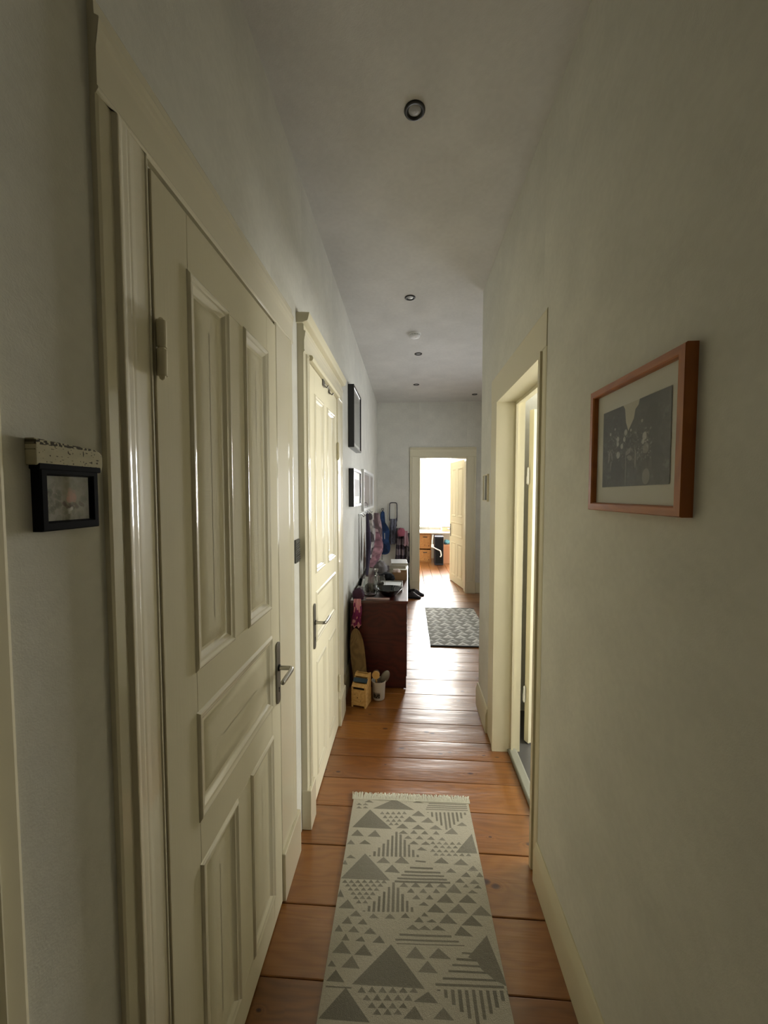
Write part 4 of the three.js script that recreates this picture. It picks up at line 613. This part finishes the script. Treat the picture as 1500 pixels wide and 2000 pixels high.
// shoes at the foot of the far casing
function shoe(label, x, d, turn) {
  const o = thing('shoe', label, 'shoe', [x, 0, d], turn, 'shoes by the far doorway'), sole = new THREE.Shape();
  sole.moveTo(-0.13, -0.03); sole.bezierCurveTo(-0.15, -0.02, -0.15, 0.02, -0.13, 0.03); sole.bezierCurveTo(-0.05, 0.035, 0.02, 0.05, 0.09, 0.045); sole.bezierCurveTo(0.15, 0.035, 0.15, -0.03, 0.1, -0.042); sole.bezierCurveTo(0.03, -0.05, -0.05, -0.03, -0.13, -0.03);
  part(o, 'sole', new THREE.ExtrudeGeometry(sole, { depth: 0.018, bevelEnabled: true, bevelSize: 0.003, bevelThickness: 0.003, bevelSegments: 2, curveSegments: 10 }).rotateX(-Math.PI / 2).translate(0, 0.003, 0), M.blackMatte);
  const g = new THREE.SphereGeometry(1, 24, 16), p = g.attributes.position; for (let i = 0; i < p.count; i++) { const X = p.getX(i), Y = Math.max(0, p.getY(i)), Z = p.getZ(i), up = X < 0.1 ? 0.085 : 0.085 - 0.05 * Math.min(1, (X - 0.1) / 0.6); p.setXYZ(i, X * 0.132, 0.02 + Y * up, Z * (0.034 + 0.008 * (X + 1) / 2)); } g.computeVertexNormals();
  part(o, 'upper', g, std([0.015, 0.013, 0.014], 0.55)); part(o, 'collar', new THREE.TorusGeometry(0.034, 0.007, 8, 20).scale(1.3, 0.8, 1).rotateX(Math.PI / 2).rotateZ(0.12).translate(-0.065, 0.098, 0), M.blackMatte);
  part(o, 'laces', [0, 1, 2].map((i) => tube([[0.0 + i * 0.022, 0.094 - i * 0.012, -0.02], [0.003 + i * 0.022, 0.099 - i * 0.012, 0], [0.0 + i * 0.022, 0.094 - i * 0.012, 0.02]], 0.0025, 8, 5)), std([0.2, 0.1, 0.08], 0.8));
  return o;
}
shoe('black laced shoe by the far casing pointing into the doorway', 0.13, 6.16, rad(12)); shoe('black laced shoe tucked behind the sideboard end near the far casing', 0.07, 6.02, rad(-4));

// ------------------------------------------------------------------ the bright room at the end
const desk = thing('desk', 'white topped desk under the bright window', 'desk', [0.55, 0, 9.4]);
part(desk, 'top', rbox(1.3, 0.03, 0.7, 0, 0.715, 0, 0.004), M.white); for (const [x, z] of [[-0.6, -0.3], [0.6, -0.3], [0.6, 0.3]]) part(desk, 'leg', rbox(0.04, 0.715, 0.04, x, 0, z, 0.004), M.white);
const cab = thing('drawer_cabinet', 'brown wooden cabinet of two deep drawers under the desk', 'cabinet', [0.27, 0, 9.42]);
part(cab, 'carcass', [rbox(0.02, 0.7, 0.46, -0.28, 0, 0, 0.002), rbox(0.02, 0.7, 0.46, 0.28, 0, 0, 0.002), rbox(0.54, 0.02, 0.46, 0, 0.68, 0, 0.002), rbox(0.54, 0.03, 0.44, 0, 0, 0, 0.002), rbox(0.54, 0.66, 0.01, 0, 0.02, -0.22, 0.001)], M.deskWood);
for (const [y, h] of [[0.035, 0.27], [0.335, 0.34]]) { const d = part(cab, 'drawer', rbox(0.53, h, 0.02, 0, y, 0.232, 0.003), M.deskWood); part(d, 'handle', rbox(0.1, 0.018, 0.02, 0.14, y + h - 0.07, 0.248, 0.006), M.darkMetal); }
const tower = thing('computer_tower', 'tall dark blue black case standing beside the drawer cabinet', 'computer case', [0.715, 0, 9.0]);
part(tower, 'case', rbox(0.2, 0.66, 0.36, 0, 0.01, 0, 0.006), std([0.012, 0.014, 0.03], 0.5)); parts(tower, 'foot', [rbox(0.18, 0.012, 0.03, 0, 0, 0.12, 0.003), rbox(0.18, 0.012, 0.03, 0, 0, -0.12, 0.003)], M.blackMatte); part(tower, 'front_panel', rbox(0.18, 0.6, 0.006, 0, 0.04, 0.183, 0.003), M.blackMatte);
const cable = thing('white_cable', 'loop of white cable hanging across the dark case', 'cable', [0.66, 0.7, 8.79]); part(cable, 'lead', tube([[-0.09, 0.01, 0.0], [-0.11, -0.14, 0.0], [-0.1, -0.26, 0.0], [0.0, -0.32, 0.0], [0.08, -0.36, 0.0], [0.1, -0.46, 0.0], [0.08, -0.5, 0.0]], 0.014, 50, 8), M.white); part(cable, 'plug', rbox(0.06, 0.07, 0.03, -0.1, -0.28, 0, 0.008), M.white);
const crate = thing('orange_box', 'pale orange box standing on the floor under the desk edge', 'box', [0.93, 0, 9.2]); part(crate, 'body', rbox(0.2, 0.42, 0.3, 0, 0, 0, 0.006), std([0.5, 0.24, 0.13], 0.7)); part(crate, 'lid', rbox(0.21, 0.03, 0.31, 0, 0.42, 0, 0.006), std([0.55, 0.28, 0.16], 0.7));
const blueBag = thing('light_blue_bag', 'light blue bag lying on the orange box', 'bag', [0.93, 0.4515, 9.16]); part(blueBag, 'body', softLump(0.085, 0.06, 0.09, 41), std([0.16, 0.42, 0.55], 0.7)); part(blueBag, 'strap', tube([[-0.05, 0.06, 0.06], [-0.07, 0.02, 0.09], [-0.02, 0.03, 0.1], [0.03, 0.08, 0.06]], 0.006, 20, 6), M.blackMatte);
const box2 = thing('storage_box', 'tan storage box on the desk near the open door', 'box', [0.93, 0.746, 9.35]); part(box2, 'body', rbox(0.24, 0.1, 0.26, 0, 0, 0, 0.005), std([0.55, 0.36, 0.22], 0.7)); part(box2, 'lid', rbox(0.25, 0.02, 0.27, 0, 0.1, 0, 0.005), std([0.3, 0.26, 0.2], 0.7));
const lamp = thing('desk_ornament', 'thin grey stand with flat top on the desk under the window', 'ornament', [0.5, 0.746, 9.5]); part(lamp, 'stem', cyl(0.008, 0.008, 0.11, 0, 0, 0, 12), M.steelDull); part(lamp, 'plate', cyl(0.055, 0.05, 0.012, 0, 0.11, 0, 20), M.steelDull); part(lamp, 'base', cyl(0.03, 0.035, 0.008, 0, 0, 0, 18), M.steelDull);

scene.updateMatrixWorld(true);
renderer.render(scene, camera);
